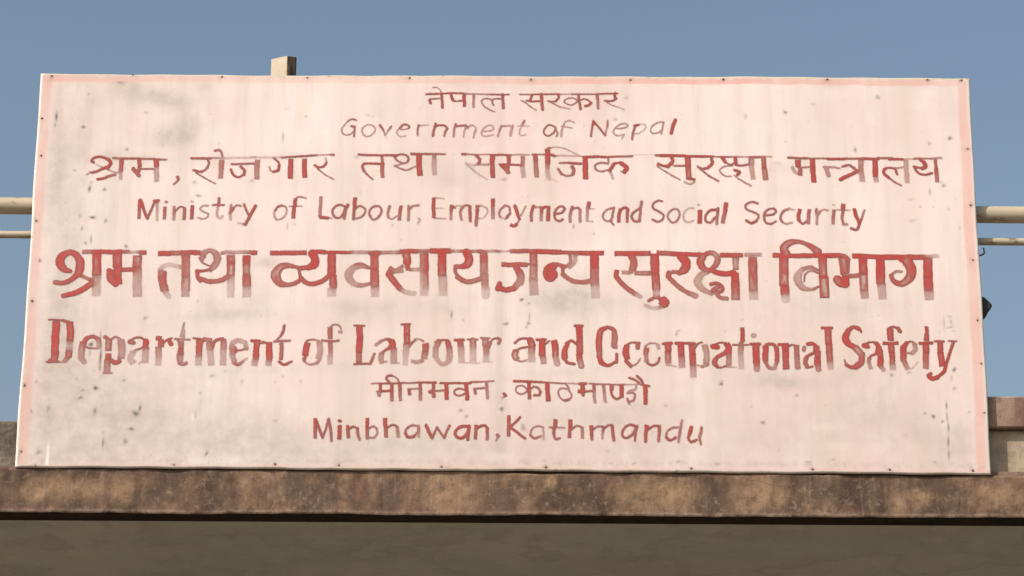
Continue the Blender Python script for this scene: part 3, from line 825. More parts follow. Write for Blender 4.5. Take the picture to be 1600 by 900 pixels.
4 62 55 14.3|742.8,-231.1 744.2,-265.3
4 62 57 10.2|762.1,-208.8 760.5,-215.1
4 92 90 9.8|771.1,-199.6 784.3,-198.7 795.2,-207.5
4 95 92 16.0|793.3,-204.3 792.2,-219.2
4 88 78 7.8|788.7,-222.4 775.3,-227.1 766.0,-233.5
4 78 65 11.9|767.5,-232.0 763.6,-247.9 768.6,-261.0
4 62 57 5.7|767.8,-262.0 781.5,-258.4
4 72 72 15.2|795.9,-217.0 795.3,-236.1
4 95 90 16.4|794.3,-236.1 794.2,-253.0
4 62 52 14.7|794.8,-253.0 796.4,-265.7
4 78 75 7.4|809.0,-156.4 833.4,-156.3
4 95 92 17.4|823.2,-156.3 824.1,-198.9
4 82 75 16.4|824.9,-198.9 825.8,-244.4
4 42 32 15.6|825.8,-244.4 827.2,-265.5
5 82 82 3.7|907.6,-167.5,3.7 901.5,-158.0,10.2 889.4,-153.8,9.0 875.9,-161.3,11.9
5 82 92 12.3|875.9,-161.3,12.3 867.1,-181.6,18.0 874.6,-199.6,17.2
5 92 90 14.3|872.6,-197.5 893.5,-209.5
5 52 50 17.2|892.5,-209.1 907.5,-227.0
5 72 75 15.6|907.5,-224.8 904.7,-247.1 891.7,-258.1
5 88 85 9.8|892.7,-259.2 877.5,-259.3 867.2,-253.6
5 52 45 4.1|867.6,-254.0 863.0,-240.6
5 92 90 11.9|913.0,-203.0 923.1,-205.1
5 78 78 4.9|915.8,-198.7 930.6,-192.9 947.8,-196.4
5 88 88 11.9|945.7,-197.7 952.7,-209.8
5 88 85 14.3|950.3,-209.8 947.8,-220.4
5 82 75 6.1|946.7,-223.6 933.4,-228.3 923.9,-236.8
5 52 42 10.2|926.0,-235.3 924.5,-249.1 930.0,-264.2
5 78 85 14.3|954.2,-214.0 954.3,-236.2
5 92 85 15.4|954.3,-236.2 952.9,-256.3
5 42 35 12.3|953.5,-256.3 960.2,-266.1
5 92 88 9.8|1007.3,-164.8 1001.2,-155.7
5 62 65 6.1|1001.6,-155.3 987.1,-152.2 975.7,-158.6
5 95 92 16.4|981.8,-157.5 981.6,-188.4
5 92 85 8.6|962.0,-195.9 979.2,-197.1 1000.6,-194.6
5 88 82 15.6|982.2,-199.0 983.3,-220.2
5 85 82 14.3|983.3,-220.2 984.2,-249.8
5 42 35 15.6|984.2,-249.8 984.5,-266.6
5 95 92 9.8|1022.3,-195.1,9.8 1012.8,-208.3,15.2
5 82 78 16.0|1013.2,-209.4 1011.8,-241.1
5 62 50 13.9|1012.9,-241.1 1020.2,-260.1
5 78 72 4.9|1021.6,-193.4 1036.3,-191.2 1047.1,-199.6
5 42 42 11.9|1042.0,-198.6 1043.5,-212.4 1035.0,-221.3
5 52 50 4.9|1023.8,-221.4 1038.1,-219.8
5 32 28 3.7|1018.7,-261.6 1033.2,-261.5 1047.1,-245.8
5 88 85 9.0|1074.6,-150.6 1074.3,-167.6 1069.9,-187.8
5 88 85 12.3|1074.1,-170.8 1074.0,-187.8
5 92 85 8.2|1056.0,-195.3 1085.9,-194.3
5 95 90 16.4|1070.5,-197.4 1070.5,-219.6
5 82 52 15.6|1069.9,-219.6 1068.0,-261.9
5 62 60 6.1|1094.2,-189.8 1116.5,-189.7
5 95 92 14.3|1107.3,-190.8 1107.0,-219.4
5 95 92 15.6|1107.0,-219.4 1110.0,-255.3
5 62 57 4.9|1128.8,-188.5 1149.0,-189.5
5 85 85 7.8|1140.2,-191.7 1132.5,-216.1 1121.0,-245.8
5 92 88 8.6|1121.0,-245.8 1113.8,-269.0 1098.0,-282.8
5 92 90 11.9|1098.0,-283.9 1082.6,-288.6 1072.8,-282.3
5 78 75 9.0|1072.5,-280.2 1080.1,-275.5
''',
 7: '''
0 55 60 5.2|-332.4,-310.3 -315.0,-309.7
0 80 80 5.2|-315.0,-310.2 -256.9,-308.6
0 65 65 4.7|-257.0,-307.9 -215.2,-307.2
0 82 80 5.7|-215.2,-306.7 -171.0,-306.4
0 82 80 5.7|-159.4,-308.0 -82.8,-307.6
0 65 55 4.7|-82.8,-305.2 -24.8,-301.7
0 88 80 8.0|-309.8,-311.4 -311.1,-328.3
0 92 88 6.1|-307.6,-329.4 -282.1,-329.3
0 62 60 9.4|-314.0,-333.1 -312.9,-341.0
0 60 60 5.2|-319.1,-331.4 -308.7,-331.9
0 88 57 8.5|-282.5,-309.5 -280.4,-355.8
0 82 57 8.5|-261.6,-309.4 -259.5,-355.6
0 80 75 6.1|-289.1,-304.7 -295.5,-298.0 -293.3,-290.7 -282.9,-288.7
0 55 55 4.7|-282.9,-288.7 -271.2,-294.2 -262.8,-307.0
0 82 70 8.5|-238.5,-325.4 -236.4,-339.1
0 57 55 4.7|-241.6,-324.2 -212.6,-322.8
0 78 55 8.5|-210.5,-309.1 -208.6,-353.4
0 88 82 8.0|-176.8,-307.4 -176.6,-321.4
0 82 72 8.9|-185.7,-331.1 -177.1,-334.7 -175.1,-343.6
0 78 75 7.1|-176.6,-320.2 -182.3,-331.6
0 68 62 5.2|-177.7,-328.7 -149.4,-327.3
0 92 85 9.9|-144.3,-308.7 -142.5,-351.3
0 75 70 4.7|-96.5,-326.3 -110.5,-322.2 -123.2,-327.1 -121.9,-336.8 -110.2,-341.0 -95.9,-334.2
0 92 85 9.9|-94.4,-308.4 -90.4,-351.8
0 72 68 7.1|-72.2,-322.7 -70.9,-334.8
0 72 65 5.2|-73.8,-322.3 -45.0,-320.2
0 62 50 8.0|-43.3,-304.9 -39.5,-347.6
0 92 85 8.0|1.7,-335.3 4.5,-339.1
0 50 40 4.2|3.4,-340.8 -3.1,-347.4
1 88 82 6.1|26.5,-301.4 98.5,-304.1
1 72 68 4.2|98.5,-304.1 156.5,-306.6
1 48 45 3.8|156.5,-306.6 191.4,-307.2
1 68 65 4.7|216.9,-307.0 268.0,-307.9
1 60 60 4.2|268.0,-308.6 307.5,-308.9
1 45 45 4.2|307.5,-308.9 349.3,-308.1
1 78 72 6.1|349.3,-309.1 368.3,-312.1
1 82 80 7.5|192.5,-307.1 208.1,-307.1
1 65 62 4.2|60.2,-323.6 49.8,-314.0 38.1,-314.1 31.2,-321.4 33.6,-331.0 45.2,-335.8 56.8,-330.9 61.9,-324.8
1 92 72 8.5|63.6,-304.3 64.9,-324.8 66.1,-348.4
1 78 72 5.2|65.6,-324.3 77.6,-316.3 88.8,-319.8 93.0,-328.3
1 82 75 6.6|93.0,-328.3 89.3,-337.9 77.2,-338.0
1 92 85 11.3|110.1,-305.2 111.3,-329.4 113.7,-353.4
1 62 57 4.7|156.5,-307.4 165.8,-319.4
1 57 55 4.7|161.2,-321.8 147.3,-319.5 139.1,-326.8 140.3,-340.0 149.6,-349.6 161.2,-351.2 171.6,-341.0 168.1,-329.0 160.0,-320.6
1 72 68 6.6|154.2,-351.3 166.3,-348.3
1 88 82 10.8|199.5,-307.1 200.6,-332.4
1 85 80 9.9|188.5,-326.5 201.8,-328.8
1 78 72 6.6|200.1,-334.1 201.7,-338.0
1 72 70 5.7|205.3,-326.9 226.6,-325.3
1 78 68 8.5|228.5,-308.9 228.4,-328.7
1 60 50 8.0|228.4,-328.7 230.7,-355.6
1 62 48 8.5|252.9,-308.7 253.9,-330.9 257.3,-355.4
1 78 75 10.4|272.6,-309.6 272.5,-324.0
1 78 75 5.7|270.7,-322.4 274.8,-338.0 286.3,-346.6 296.1,-341.5
1 92 88 10.4|298.2,-308.9 297.9,-342.7
1 50 50 5.2|335.3,-311.6 332.9,-320.8 318.9,-324.5 311.9,-330.6
1 62 60 5.7|313.1,-330.6 325.9,-329.3 331.8,-335.7 328.0,-349.7 316.4,-352.7 312.3,-345.0
1 62 50 5.7|313.6,-351.0 317.5,-358.9
1 78 70 6.1|317.6,-291.4 330.8,-295.4 342.3,-304.3
1 78 70 7.1|337.4,-286.5 347.1,-296.6 352.1,-307.4
1 92 85 10.4|358.1,-309.8 358.0,-360.4
''',
 8: '''
0 88 82 9.5|-472.5,-402.6 -470.7,-425.0
0 85 65 9.0|-471.4,-423.8 -471.3,-454.6
0 82 72 6.8|-468.3,-410.1 -460.5,-431.8 -452.2,-452.7
0 68 65 6.3|-452.2,-452.7 -445.1,-429.4 -439.2,-404.7
0 72 60 7.2|-438.1,-404.2 -432.9,-431.6 -429.9,-460.1
0 85 82 8.1|-411.3,-408.6 -409.3,-409.1
0 92 85 9.9|-410.5,-420.5 -410.2,-456.1
0 82 75 8.6|-390.2,-420.4 -388.2,-452.3
0 78 72 5.9|-387.3,-428.6 -374.6,-423.3 -365.2,-427.8
0 72 55 7.7|-365.7,-426.6 -364.3,-440.3 -360.1,-456.3
0 88 82 9.0|-340.9,-401.3 -341.5,-421.9
0 82 65 8.6|-341.5,-421.9 -340.3,-455.0
0 68 62 5.4|-337.0,-427.6 -326.1,-421.8 -316.6,-428.6
0 52 55 5.9|-317.1,-428.6 -315.5,-440.0 -323.2,-450.8 -336.4,-450.9
0 92 85 10.4|-297.3,-400.6 -295.1,-423.9
0 78 68 9.9|-295.1,-423.9 -293.4,-450.2
0 78 72 5.0|-292.4,-426.6 -279.7,-418.1 -268.2,-419.6
0 62 48 8.6|-266.4,-421.0 -262.5,-450.0
0 65 65 5.9|-214.5,-420.7 -231.1,-419.0 -242.0,-428.2 -246.2,-438.5
0 82 80 7.7|-245.1,-439.6 -237.2,-449.1 -223.5,-447.5
0 72 68 5.0|-224.0,-447.5 -214.2,-434.9 -212.2,-423.4
0 50 42 7.7|-212.3,-420.7 -211.8,-447.4
0 88 78 8.6|-193.1,-419.2 -186.7,-434.7
0 75 70 7.7|-186.7,-434.7 -178.2,-451.1
0 72 65 5.9|-178.2,-451.1 -171.2,-434.6 -165.8,-423.8
0 68 62 6.3|-165.8,-423.8 -155.7,-439.1 -147.3,-450.9
0 72 68 6.3|-147.9,-450.9 -141.5,-434.4 -134.6,-418.8
0 88 80 7.7|-88.6,-420.4 -104.1,-420.5 -117.3,-429.7 -119.3,-443.4 -108.2,-451.3 -95.0,-445.6 -87.4,-431.8
0 88 72 8.1|-84.9,-419.5 -87.4,-434.1 -88.3,-454.6
0 78 68 8.6|-67.7,-416.8 -68.6,-434.0 -69.5,-453.4
0 82 75 6.8|-66.5,-426.0 -55.5,-419.1 -44.5,-419.0 -38.4,-427.4
0 78 62 8.1|-40.0,-424.7 -39.8,-452.1
0 62 60 9.0|-13.8,-442.8 -12.5,-445.1
0 52 45 5.0|-12.9,-446.9 -18.1,-456.9
1 82 68 8.6|13.9,-392.3 14.1,-417.5 13.1,-446.0
1 82 75 6.8|42.2,-395.6 28.4,-411.7 17.0,-421.4
1 85 75 6.8|17.4,-420.9 32.9,-433.4 54.6,-451.0
1 55 55 5.4|99.1,-420.4 85.9,-419.4 72.6,-426.3 68.3,-440.0
1 68 55 6.3|68.3,-442.3 79.3,-450.2 95.2,-444.4
1 45 40 5.4|99.6,-420.4 102.5,-452.4
1 88 82 9.5|131.2,-401.2 130.1,-419.6
1 62 45 5.0|117.9,-421.5 153.3,-422.4
1 82 75 8.1|127.9,-421.4 126.8,-437.8
1 72 62 6.8|126.8,-437.4 131.2,-451.0 141.6,-449.8
1 92 85 10.4|168.7,-401.7 168.7,-421.6
1 78 70 9.0|167.6,-421.6 166.5,-448.6
1 68 62 5.4|171.4,-426.8 184.7,-417.6 198.4,-421.0
1 57 50 8.6|198.4,-421.0 199.0,-449.5
1 88 85 9.0|221.2,-416.7 222.2,-441.8
1 72 62 7.7|222.2,-441.8 222.1,-451.6
1 68 65 5.0|224.9,-426.5 237.7,-418.5 249.2,-418.4
1 78 70 7.2|252.1,-420.2 250.9,-430.3
1 52 45 6.8|249.8,-429.8 249.1,-449.2
1 72 70 5.0|253.2,-424.1 264.3,-414.9 273.5,-416.0
1 78 62 8.1|273.1,-415.5 275.2,-434.2 277.7,-453.6
1 78 72 6.3|332.7,-417.9 319.5,-413.4 306.2,-420.3 298.4,-434.1 301.6,-445.5 312.6,-447.0 325.9,-436.2 333.1,-422.5
1 78 68 6.8|336.5,-416.9 331.5,-436.2 330.6,-454.4
1 92 88 9.9|360.4,-414.3 359.1,-429.1
1 85 78 8.1|358.5,-429.2 356.6,-456.5
1 78 72 5.9|362.5,-426.4 376.9,-416.5 390.6,-416.4
1 72 57 8.1|392.4,-417.1 391.1,-435.8 389.7,-455.2
1 62 62 5.4|438.7,-419.5 425.5,-420.8 412.1,-431.1 408.6,-445.3
1 82 72 6.8|409.2,-447.1 418.4,-453.2 432.8,-445.8
1 52 55 7.2|449.4,-402.3 444.2,-426.4
1 62 50 7.2|444.2,-426.4 439.3,-457.9
1 92 88 9.9|472.3,-419.8 467.6,-435.8
1 82 72 6.8|467.6,-435.3 464.8,-449.0 471.3,-457.2 485.0,-452.3
1 62 57 7.7|498.4,-420.3 495.9,-432.9 491.8,-444.8
1 65 55 5.9|491.8,-444.8 495.9,-463.7
''',
}
SPOTS = '''
-1173 411 3.3 11.5 0.95
-1175 386 3.3 6.6 0.40
-1101 382 4.9 4.9 0.75
-984 320 4.9 4.1 0.65
-1092 475 4.1 4.1 0.35
-940 423 4.9 3.3 0.40
-1117 261 4.1 3.3 0.45
-1011 508 8.2 3.3 0.40
-1075 210 4.1 8.2 0.80
-1072 227 3.3 4.9 0.40
-1036 208 5.7 4.1 0.65
-1062 131 6.6 4.1 0.90
-1095 134 3.3 4.9 0.40
-1028 122 4.9 4.9 0.60
-1088 101 3.3 6.6 0.60
-1076 61 4.9 4.9 0.50
-1063 71 2.6 11.5 0.60
-972 53 4.1 4.9 0.75
-1191 13 4.1 4.9 0.70
-792 192 6.6 3.3 0.65
-913 -140 4.9 4.9 0.50
-1047 -211 6.6 5.7 1.00
-1024 -197 2.0 19.7 0.70
-1021 -245 2.9 26.2 0.90
-1021 -272 3.3 8.2 0.60
-1029 -326 5.7 5.7 0.95
-1061 -332 3.3 3.3 0.60
-1065 -351 6.6 4.1 0.60
-958 -305 3.6 3.3 0.55
-1027 -386 4.1 8.2 0.60
-924 -392 8.2 6.6 0.80
-914 -378 4.1 6.6 0.75
-933 -432 8.2 4.1 0.75
-946 -465 6.6 9.8 0.50
-1002 -469 2.9 13.1 0.60
-1003 -441 2.5 4.9 0.40
-1145 -380 4.1 8.2 0.40
-1187 -388 3.3 4.9 0.50
-1179 -310 3.3 4.9 0.45
-741 -494 4.1 5.7 0.65
-773 -398 3.3 6.6 0.30
-764 -337 3.3 3.3 0.40
-1077 -302 3.3 3.3 0.30
732 433 4.9 4.1 0.75
975 478 6.6 4.9 0.50
911 330 3.3 6.6 0.70
1105 349 3.3 5.7 0.50
1159 364 5.7 4.1 0.85
805 457 6.6 3.3 0.25
1100 214 2.6 9.8 0.50
1136 232 4.9 6.6 0.55
1131 242 3.3 3.3 0.40
1073 173 3.3 3.3 0.35
1146 167 3.3 3.3 0.35
1049 193 8.2 3.3 0.25
1050 135 8.2 4.9 0.25
1082 -388 4.1 4.9 0.90
1060 -380 3.3 3.3 0.50
1104 -401 3.3 3.3 0.65
1116 -360 2.5 9.8 0.70
1116 -390 2.1 14.7 0.60
1118 -416 2.5 13.1 0.65
1116 -453 2.6 14.7 0.70
1116 -486 2.5 13.1 0.60
1140 -265 4.1 6.6 0.80
1132 -286 3.3 8.2 0.30
1138 -314 4.9 4.9 0.40
1173 -376 4.9 3.3 0.30
981 -280 4.9 4.1 0.60
1025 -273 4.9 3.3 0.50
740 -335 4.9 3.3 0.50
653 -406 4.9 4.1 0.70
550 -306 4.1 4.9 0.85
552 -299 6.6 1.6 0.40
45 -85 4.9 4.1 0.85
63 -95 3.3 3.3 0.50
6 -150 5.7 4.1 0.75
63 -148 3.6 4.9 0.70
65 -131 2.3 13.1 0.45
58 -157 3.3 4.9 0.40
-133 -127 3.3 9.8 0.60
-103 -141 3.3 3.3 0.30
-107 -379 4.1 4.1 0.60
-92 -395 4.9 4.1 0.45
-4 -375 6.6 4.9 0.75
444 -166 4.9 2.6 0.50
439 -175 3.3 4.9 0.60
51 -424 6.6 6.6 0.55
48 -416 4.1 3.3 0.50
-579 357 2.9 13.1 0.45
-521 415 4.1 3.3 0.35
178 115 3.3 6.6 0.55
230 95 3.3 4.9 0.35
-1 243 6.6 4.9 0.45
-359 419 4.9 3.3 0.30
-386 301 6.6 3.3 0.35
-334 285 3.3 3.3 0.35
-572 436 4.9 3.3 0.25
288 411 4.9 4.1 0.45
316 472 4.9 4.9 0.35
628 422 4.9 6.6 0.35
385 397 4.9 3.3 0.20
-827 127 4.9 3.3 0.25
-289 114 3.3 3.3 0.40
-559 109 2.3 9.8 0.45
-540 115 3.3 3.3 0.35
-804 229 4.9 4.9 0.45
-656 234 4.9 4.1 0.40
-1035 244 4.9 3.3 0.35
-972 53 4.9 4.9 0.40
-1049 -231 3.3 13.1 0.35
-576 -308 3.3 3.3 0.25
-557 -293 4.1 4.1 0.30
-512 -306 3.3 3.3 0.35
-571 -408 4.9 4.1 0.30
-737 -292 6.6 4.9 0.35
-660 -307 4.9 4.9 0.30
-774 -389 3.3 8.2 0.25
-235 -423 4.9 3.3 0.20
409 -364 6.6 3.3 0.35
263 -483 4.9 3.3 0.25
1010 -437 6.6 4.9 0.20
1120 -142 2.3 18.0 0.35
1134 -123 8.2 2.6 0.40
1137 -152 9.8 2.9 0.40
1138 -138 4.9 8.2 0.30
1143 -162 4.9 2.5 0.30
708 291 9.8 4.9 0.25
607 -136 4.9 3.3 0.20
-703 -280 4.9 3.3 0.30
762 -508 6.6 3.3 0.35
826 -501 6.6 3.3 0.30
1079 -506 4.9 3.3 0.35
439 -508 4.9 3.3 0.40
271 -514 4.9 2.6 0.30
327 -514 6.6 2.6 0.35
535 -514 6.6 3.3 0.35
-137 -528 13.1 3.3 0.30
-1162 -493 6.6 8.2 0.50
'''
SMUDGES = '''
-866 353 49 36 0.75
-833 359 26 13 0.50
-857 452 33 29 0.40
-818 399 23 41 0.35
-922 461 57 20 0.45
-982 497 36 20 0.60
-1016 506 41 8 0.40
-1072 451 23 16 0.35
-1101 379 23 66 0.35
-1106 316 29 23 0.35
-1063 290 41 13 0.30
-789 500 20 13 0.60
-653 454 49 49 0.10
-1165 325 25 147 0.45
-1165 200 29 98 0.50
-1105 166 26 131 0.35
-1127 -26 36 197 0.40
-1129 -249 41 197 0.45
-1073 -383 98 131 0.55
-943 -399 147 98 0.40
-684 -430 98 66 0.35
-779 -464 328 49 0.30
-571 -463 98 66 0.35
-335 465 33 98 0.35
-317 420 23 49 0.30
-322 -108 98 23 0.30
-231 295 49 20 0.30
-148 260 98 33 0.30
-147 233 41 16 0.30
118 85 98 49 0.30
233 -87 147 23 0.35
151 -88 66 66 0.35
102 -71 33 66 0.25
349 157 66 41 0.25
490 175 49 23 0.20
739 -84 131 66 0.25
668 -289 49 23 0.45
716 -305 23 16 0.40
863 -279 41 13 0.30
627 36 49 33 0.20
783 301 23 10 0.40
708 274 66 16 0.30
722 212 66 26 0.20
835 373 262 98 0.12
891 -388 131 82 0.30
956 -371 33 82 0.30
1034 -420 33 49 0.30
1128 -469 66 49 0.40
1146 -436 33 33 0.30
664 -456 98 66 0.30
359 -457 98 66 0.35
151 -392 98 33 0.30
344 -374 98 23 0.35
263 -408 49 33 0.25
-89 -477 262 41 0.30
-234 -461 131 25 0.20
-457 -495 197 23 0.30
-12 -140 23 229 0.20
6 -410 20 98 0.20
17 512 49 20 0.35
-117 511 26 16 0.40
857 517 33 13 0.50
1084 518 49 13 0.40
1157 464 33 66 0.20
-763 291 66 13 0.30
-564 302 82 13 0.40
-529 240 131 29 0.20
-745 -144 197 20 0.15
-676 -246 98 49 0.15
-386 -142 197 16 0.15
-716 -41 13 23 0.30
-747 -93 33 23 0.20
-735 11 41 16 0.25
-620 11 41 13 0.25
-696 -130 90 15 0.60
-633 -92 49 33 0.40
-604 11 33 15 0.60
-746 -110 23 16 0.40
-371 -108 82 20 0.45
-159 -107 66 26 0.40
167 -96 98 26 0.50
192 -62 41 39 0.40
445 -112 82 20 0.40
885 -100 98 23 0.35
-309 39 147 10 0.30
348 34 23 16 0.35
-480 -270 197 13 0.30
183 -275 147 13 0.30
733 -302 98 15 0.50
-922 470 98 23 0.50
-837 380 39 36 0.55
-980 299 98 13 0.35
'''
PEEL = [(-1139.05, -519.15, 3.6, 26.21, 0.95), (-1138.41, -491.1, 2.95, 22.93, 0.7), (-780.4, -401.03, 3.28, 8.19, 0.6), (650.59, -156.51, 3.28, 4.91, 0.3), (-10.04, -376.41, 3.28, 9.83, 0.35), (809.72, -416.49, 42.59, 9.83, 0.18), (832.14, -466.1, 39.32, 11.47, 0.15), (-681.08, -509.82, 114.67, 8.19, 0.25), (-9.11, -500.86, 32.76, 13.11, 0.3)]
NAILS = [(-1192, 525), (-980, 530), (-745, 526), (-521, 525), (-252, 525), (67, 523), (328, 523), (571, 526), (845, 528), (1108, 529), (1197, 528), (-1210, 405), (-1206, 301), (-1207, 121), (-1204, -96), (-1209, -320), (-1206, -492), (1204, 335), (1203, 178), (1202, 29), (1205, -133), (1209, -248), (1210, -377), (-1168, -528), (-821, -524), (-569, -521), (-410, -523), (-153, -525), (108, -525), (471, -526), (774, -526), (966, -526), (1174, -527)]
CORNERS = [(-1.2211, 0.5319), (1.2188, 0.5356), (1.221, -0.5363), (-1.2191, -0.5312)]
CAM_POS = (0.03122, -6.21219, 1.59545)
CAM_AXES = ((0.999982, -0.000191, 0.005927), (-0.005689, -0.313447, 0.949588), (-0.001676, 0.949606, 0.313443))
RAILS = [(-1.314, 3.8782), (1.3503, 3.8685), (-1.3088, 3.8022), (1.3463, 3.7979)]
POST = [(-0.6269, 4.3052), (-0.5829, 4.3129), (-0.5607, 4.3111)]
HOOK = [(1.2334, 3.7675), (1.2342, 3.7518), (1.2224, 3.7465)]
LUMP = [(1.2217, 3.6373), (1.236, 3.6288), (1.2483, 3.6134), (1.2393, 3.5978), (1.2219, 3.5771)]

SIGN_Z = 3.7          # height of the sign's middle above the ground

# ------------------------------------------------------------------ camera
cam = bpy.data.cameras.new('camera'); cam_ob = bpy.data.objects.new('camera', cam)
scene.collection.objects.link(cam_ob); scene.camera = cam_ob
cam.sensor_width = 36.0; cam.lens = 90.0; cam.clip_start = 0.1; cam.clip_end = 5000
r_, u_, f_ = [Vector(a) for a in CAM_AXES]
m = Matrix((r_, u_, -f_)).transposed().to_4x4(); m.translation = Vector(CAM_POS)
cam_ob.matrix_world = m

# ------------------------------------------------------------------ light
SUN_EL, SUN_AZ = 43.0, 230.0     # azimuth clockwise from +Y
world = bpy.data.worlds.new('World'); scene.world = world; world.use_nodes = True
wn = world.node_tree.nodes; wl = world.node_tree.links
bg = wn['Background']; sky = wn.new('ShaderNodeTexSky'); sky.sky_type = 'NISHITA'
sky.sun_disc = False; sky.sun_elevation = R(SUN_EL); sky.sun_rotation = R(SUN_AZ)
sky.air_density = 1.4; sky.dust_density = 5.0; sky.ozone_density = 1.0; sky.altitude = 200
bg.inputs['Strength'].default_value = 0.1195
wl.new(sky.outputs['Color'], bg.inputs['Color'])
sun = bpy.data.lights.new('sun', 'SUN'); sun.energy = 4.0; sun.angle = R(0.53); sun.color = (1.0, 0.92, 0.84)
sun_ob = bpy.data.objects.new('sun', sun); scene.collection.objects.link(sun_ob)
sd = Vector((math.sin(R(SUN_AZ))*math.cos(R(SUN_EL)), math.cos(R(SUN_AZ))*math.cos(R(SUN_EL)), math.sin(R(SUN_EL))))
sun_ob.rotation_euler = (-sd).to_track_quat('-Z', 'Y').to_euler(); sun_ob.location = sd*30
vs = scene.view_settings; vs.view_transform = 'Standard'; vs.look = 'None'; vs.gamma = 1; vs.use_curve_mapping = False
vs.exposure = 0.05

# ------------------------------------------------------------------ helpers
def mat(name, rough=0.7, spec=0.3):
    mt = bpy.data.materials.new(name); mt.use_nodes = True
    b = mt.node_tree.nodes['Principled BSDF']; b.inputs['Roughness'].default_value = rough
    b.inputs['Specular IOR Level'].default_value = spec
    return mt, mt.node_tree.nodes, mt.node_tree.links, b
def noise(n, l, scale, detail=6, rough=0.6, stretch=(1,1,1), off=(0,0,0)):
    tc = n.new('ShaderNodeTexCoord'); mp = n.new('ShaderNodeMapping'); mp.inputs['Scale'].default_value = stretch
    mp.inputs['Location'].default_value = off
    l.new(tc.outputs['Object'], mp.inputs['Vector'])
    t = n.new('ShaderNodeTexNoise'); t.inputs['Scale'].default_value = scale; t.inputs['Detail'].default_value = detail
    t.inputs['Roughness'].default_value = rough; l.new(mp.outputs['Vector'], t.inputs['Vector'])
    return t.outputs['Fac']
def ramp(n, l, src, stops, interp='LINEAR'):
    r = n.new('ShaderNodeValToRGB'); r.color_ramp.interpolation = interp
    e = r.color_ramp.elements
    while len(e) < len(stops): e.new(0.5)
    for el, (p, c) in zip(e, stops):
        el.position = p; el.color = (c, c, c, 1) if not isinstance(c, tuple) else (*c, 1)
    l.new(src, r.inputs['Fac']); return r.outputs['Color']
def mix(n, l, fac, a, b, mode='MIX'):
    x = n.new('ShaderNodeMix'); x.data_type = 'RGBA'; x.blend_type = mode
    for s, val in ((x.inputs['Factor'], fac), (x.inputs[6], a), (x.inputs[7], b)):
        if isinstance(val, bpy.types.NodeSocket): l.new(val, s)
        elif isinstance(val, tuple): s.default_value = (*val, 1)
        else: s.default_value = val
    return x.outputs[2]
def mth(n, l, op, a, b=0.0, clamp=False):
    x = n.new('ShaderNodeMath'); x.operation = op; x.use_clamp = clamp
    for s, val in zip(x.inputs, (a, b)):
        if isinstance(val, bpy.types.NodeSocket): l.new(val, s)
        else: s.default_value = val
    return x.outputs[0]
def bump(n, l, b, h, strength=0.3, dist=0.01):
    bp = n.new('ShaderNodeBump'); bp.inputs['Strength'].default_value = strength; bp.inputs['Distance'].default_value = dist
    l.new(h, bp.inputs['Height']); l.new(bp.outputs['Normal'], b.inputs['Normal'])
def attr(n, name):
    a = n.new('ShaderNodeAttribute'); a.attribute_name = name; return a.outputs['Fac']
def obj(name, verts, faces, mt, parent=None, smooth=False, attrs=None):
    me = bpy.data.meshes.new(name)
    verts = np.asarray(verts, np.float32); 
    if isinstance(faces, np.ndarray):
        nf, k = faces.shape
        me.vertices.add(len(verts)); me.vertices.foreach_set('co', verts.ravel())
        me.loops.add(nf*k); me.loops.foreach_set('vertex_index', faces.astype(np.int32).ravel())
        me.polygons.add(nf); me.polygons.foreach_set('loop_start', np.arange(0, nf*k, k, dtype=np.int32))
        me.update(calc_edges=True)
    else:
        me.from_pydata([tuple(map(float, p)) for p in verts], [], [tuple(f) for f in faces]); me.update()
    for nm, dat in (attrs or {}).items():
        at = me.attributes.new(nm, 'FLOAT', 'POINT'); at.data.foreach_set('value', np.asarray(dat, np.float32))
    if smooth: me.polygons.foreach_set('use_smooth', [True]*len(me.polygons))
    me.materials.append(mt); me.validate()
    o = bpy.data.objects.new(name, me); scene.collection.objects.link(o); o.parent = parent
    return o
def thing(name, label, cat, loc=(0,0,0), group=None):
    o = bpy.data.objects.new(name, None); scene.collection.objects.link(o); o.location = loc
    o['label'] = label; o['category'] = cat
    if group: o['group'] = group
    return o
def box(x0, x1, y0, y1, z0, z1, ch=0.0):
    """box with chamfered edges on the long x axis"""
    p = [(y0+ch, z0), (y1-ch, z0), (y1, z0+ch), (y1, z1-ch), (y1-ch, z1), (y0+ch, z1), (y0, z1-ch), (y0, z0+ch)] if ch else [(y0,z0),(y1,z0),(y1,z1),(y0,z1)]
    k = len(p); v = [(x0, y, z) for y, z in p]+[(x1, y, z) for y, z in p]
    f = [(i, (i+1)%k, (i+1)%k+k, i+k)[::-1] for i in range(k)]+[tuple(range(k)), tuple(range(2*k-1, k-1, -1))]
    return v, [q[::-1] for q in f]
def tube(p0, p1, rad, seg=24, bend=0.0, n=1):
    p0, p1 = Vector(p0), Vector(p1); d = (p1-p0).normalized()
    a = d.orthogonal().normalized(); b = d.cross(a); v = []; f = []
    for k in range(n+1):
        c = p0.lerp(p1, k/n)+Vector((0, 0, bend*math.sin(math.pi*k/n)))
        v += [c+rad*(math.cos(2*math.pi*i/seg)*a+math.sin(2*math.pi*i/seg)*b) for i in range(seg)]
    for k in range(n):
        f += [(k*seg+i, k*seg+(i+1)%seg, (k+1)*seg+(i+1)%seg, (k+1)*seg+i) for i in range(seg)]
    f += [tuple(range(seg))[::-1], tuple(range(n*seg, (n+1)*seg))]
    return v, f
def join(*parts):
    v, f = [], []
    for a, b in parts:
        k = len(v); v += list(a); f += [tuple(i+k for i in q) for q in b]
    return v, f
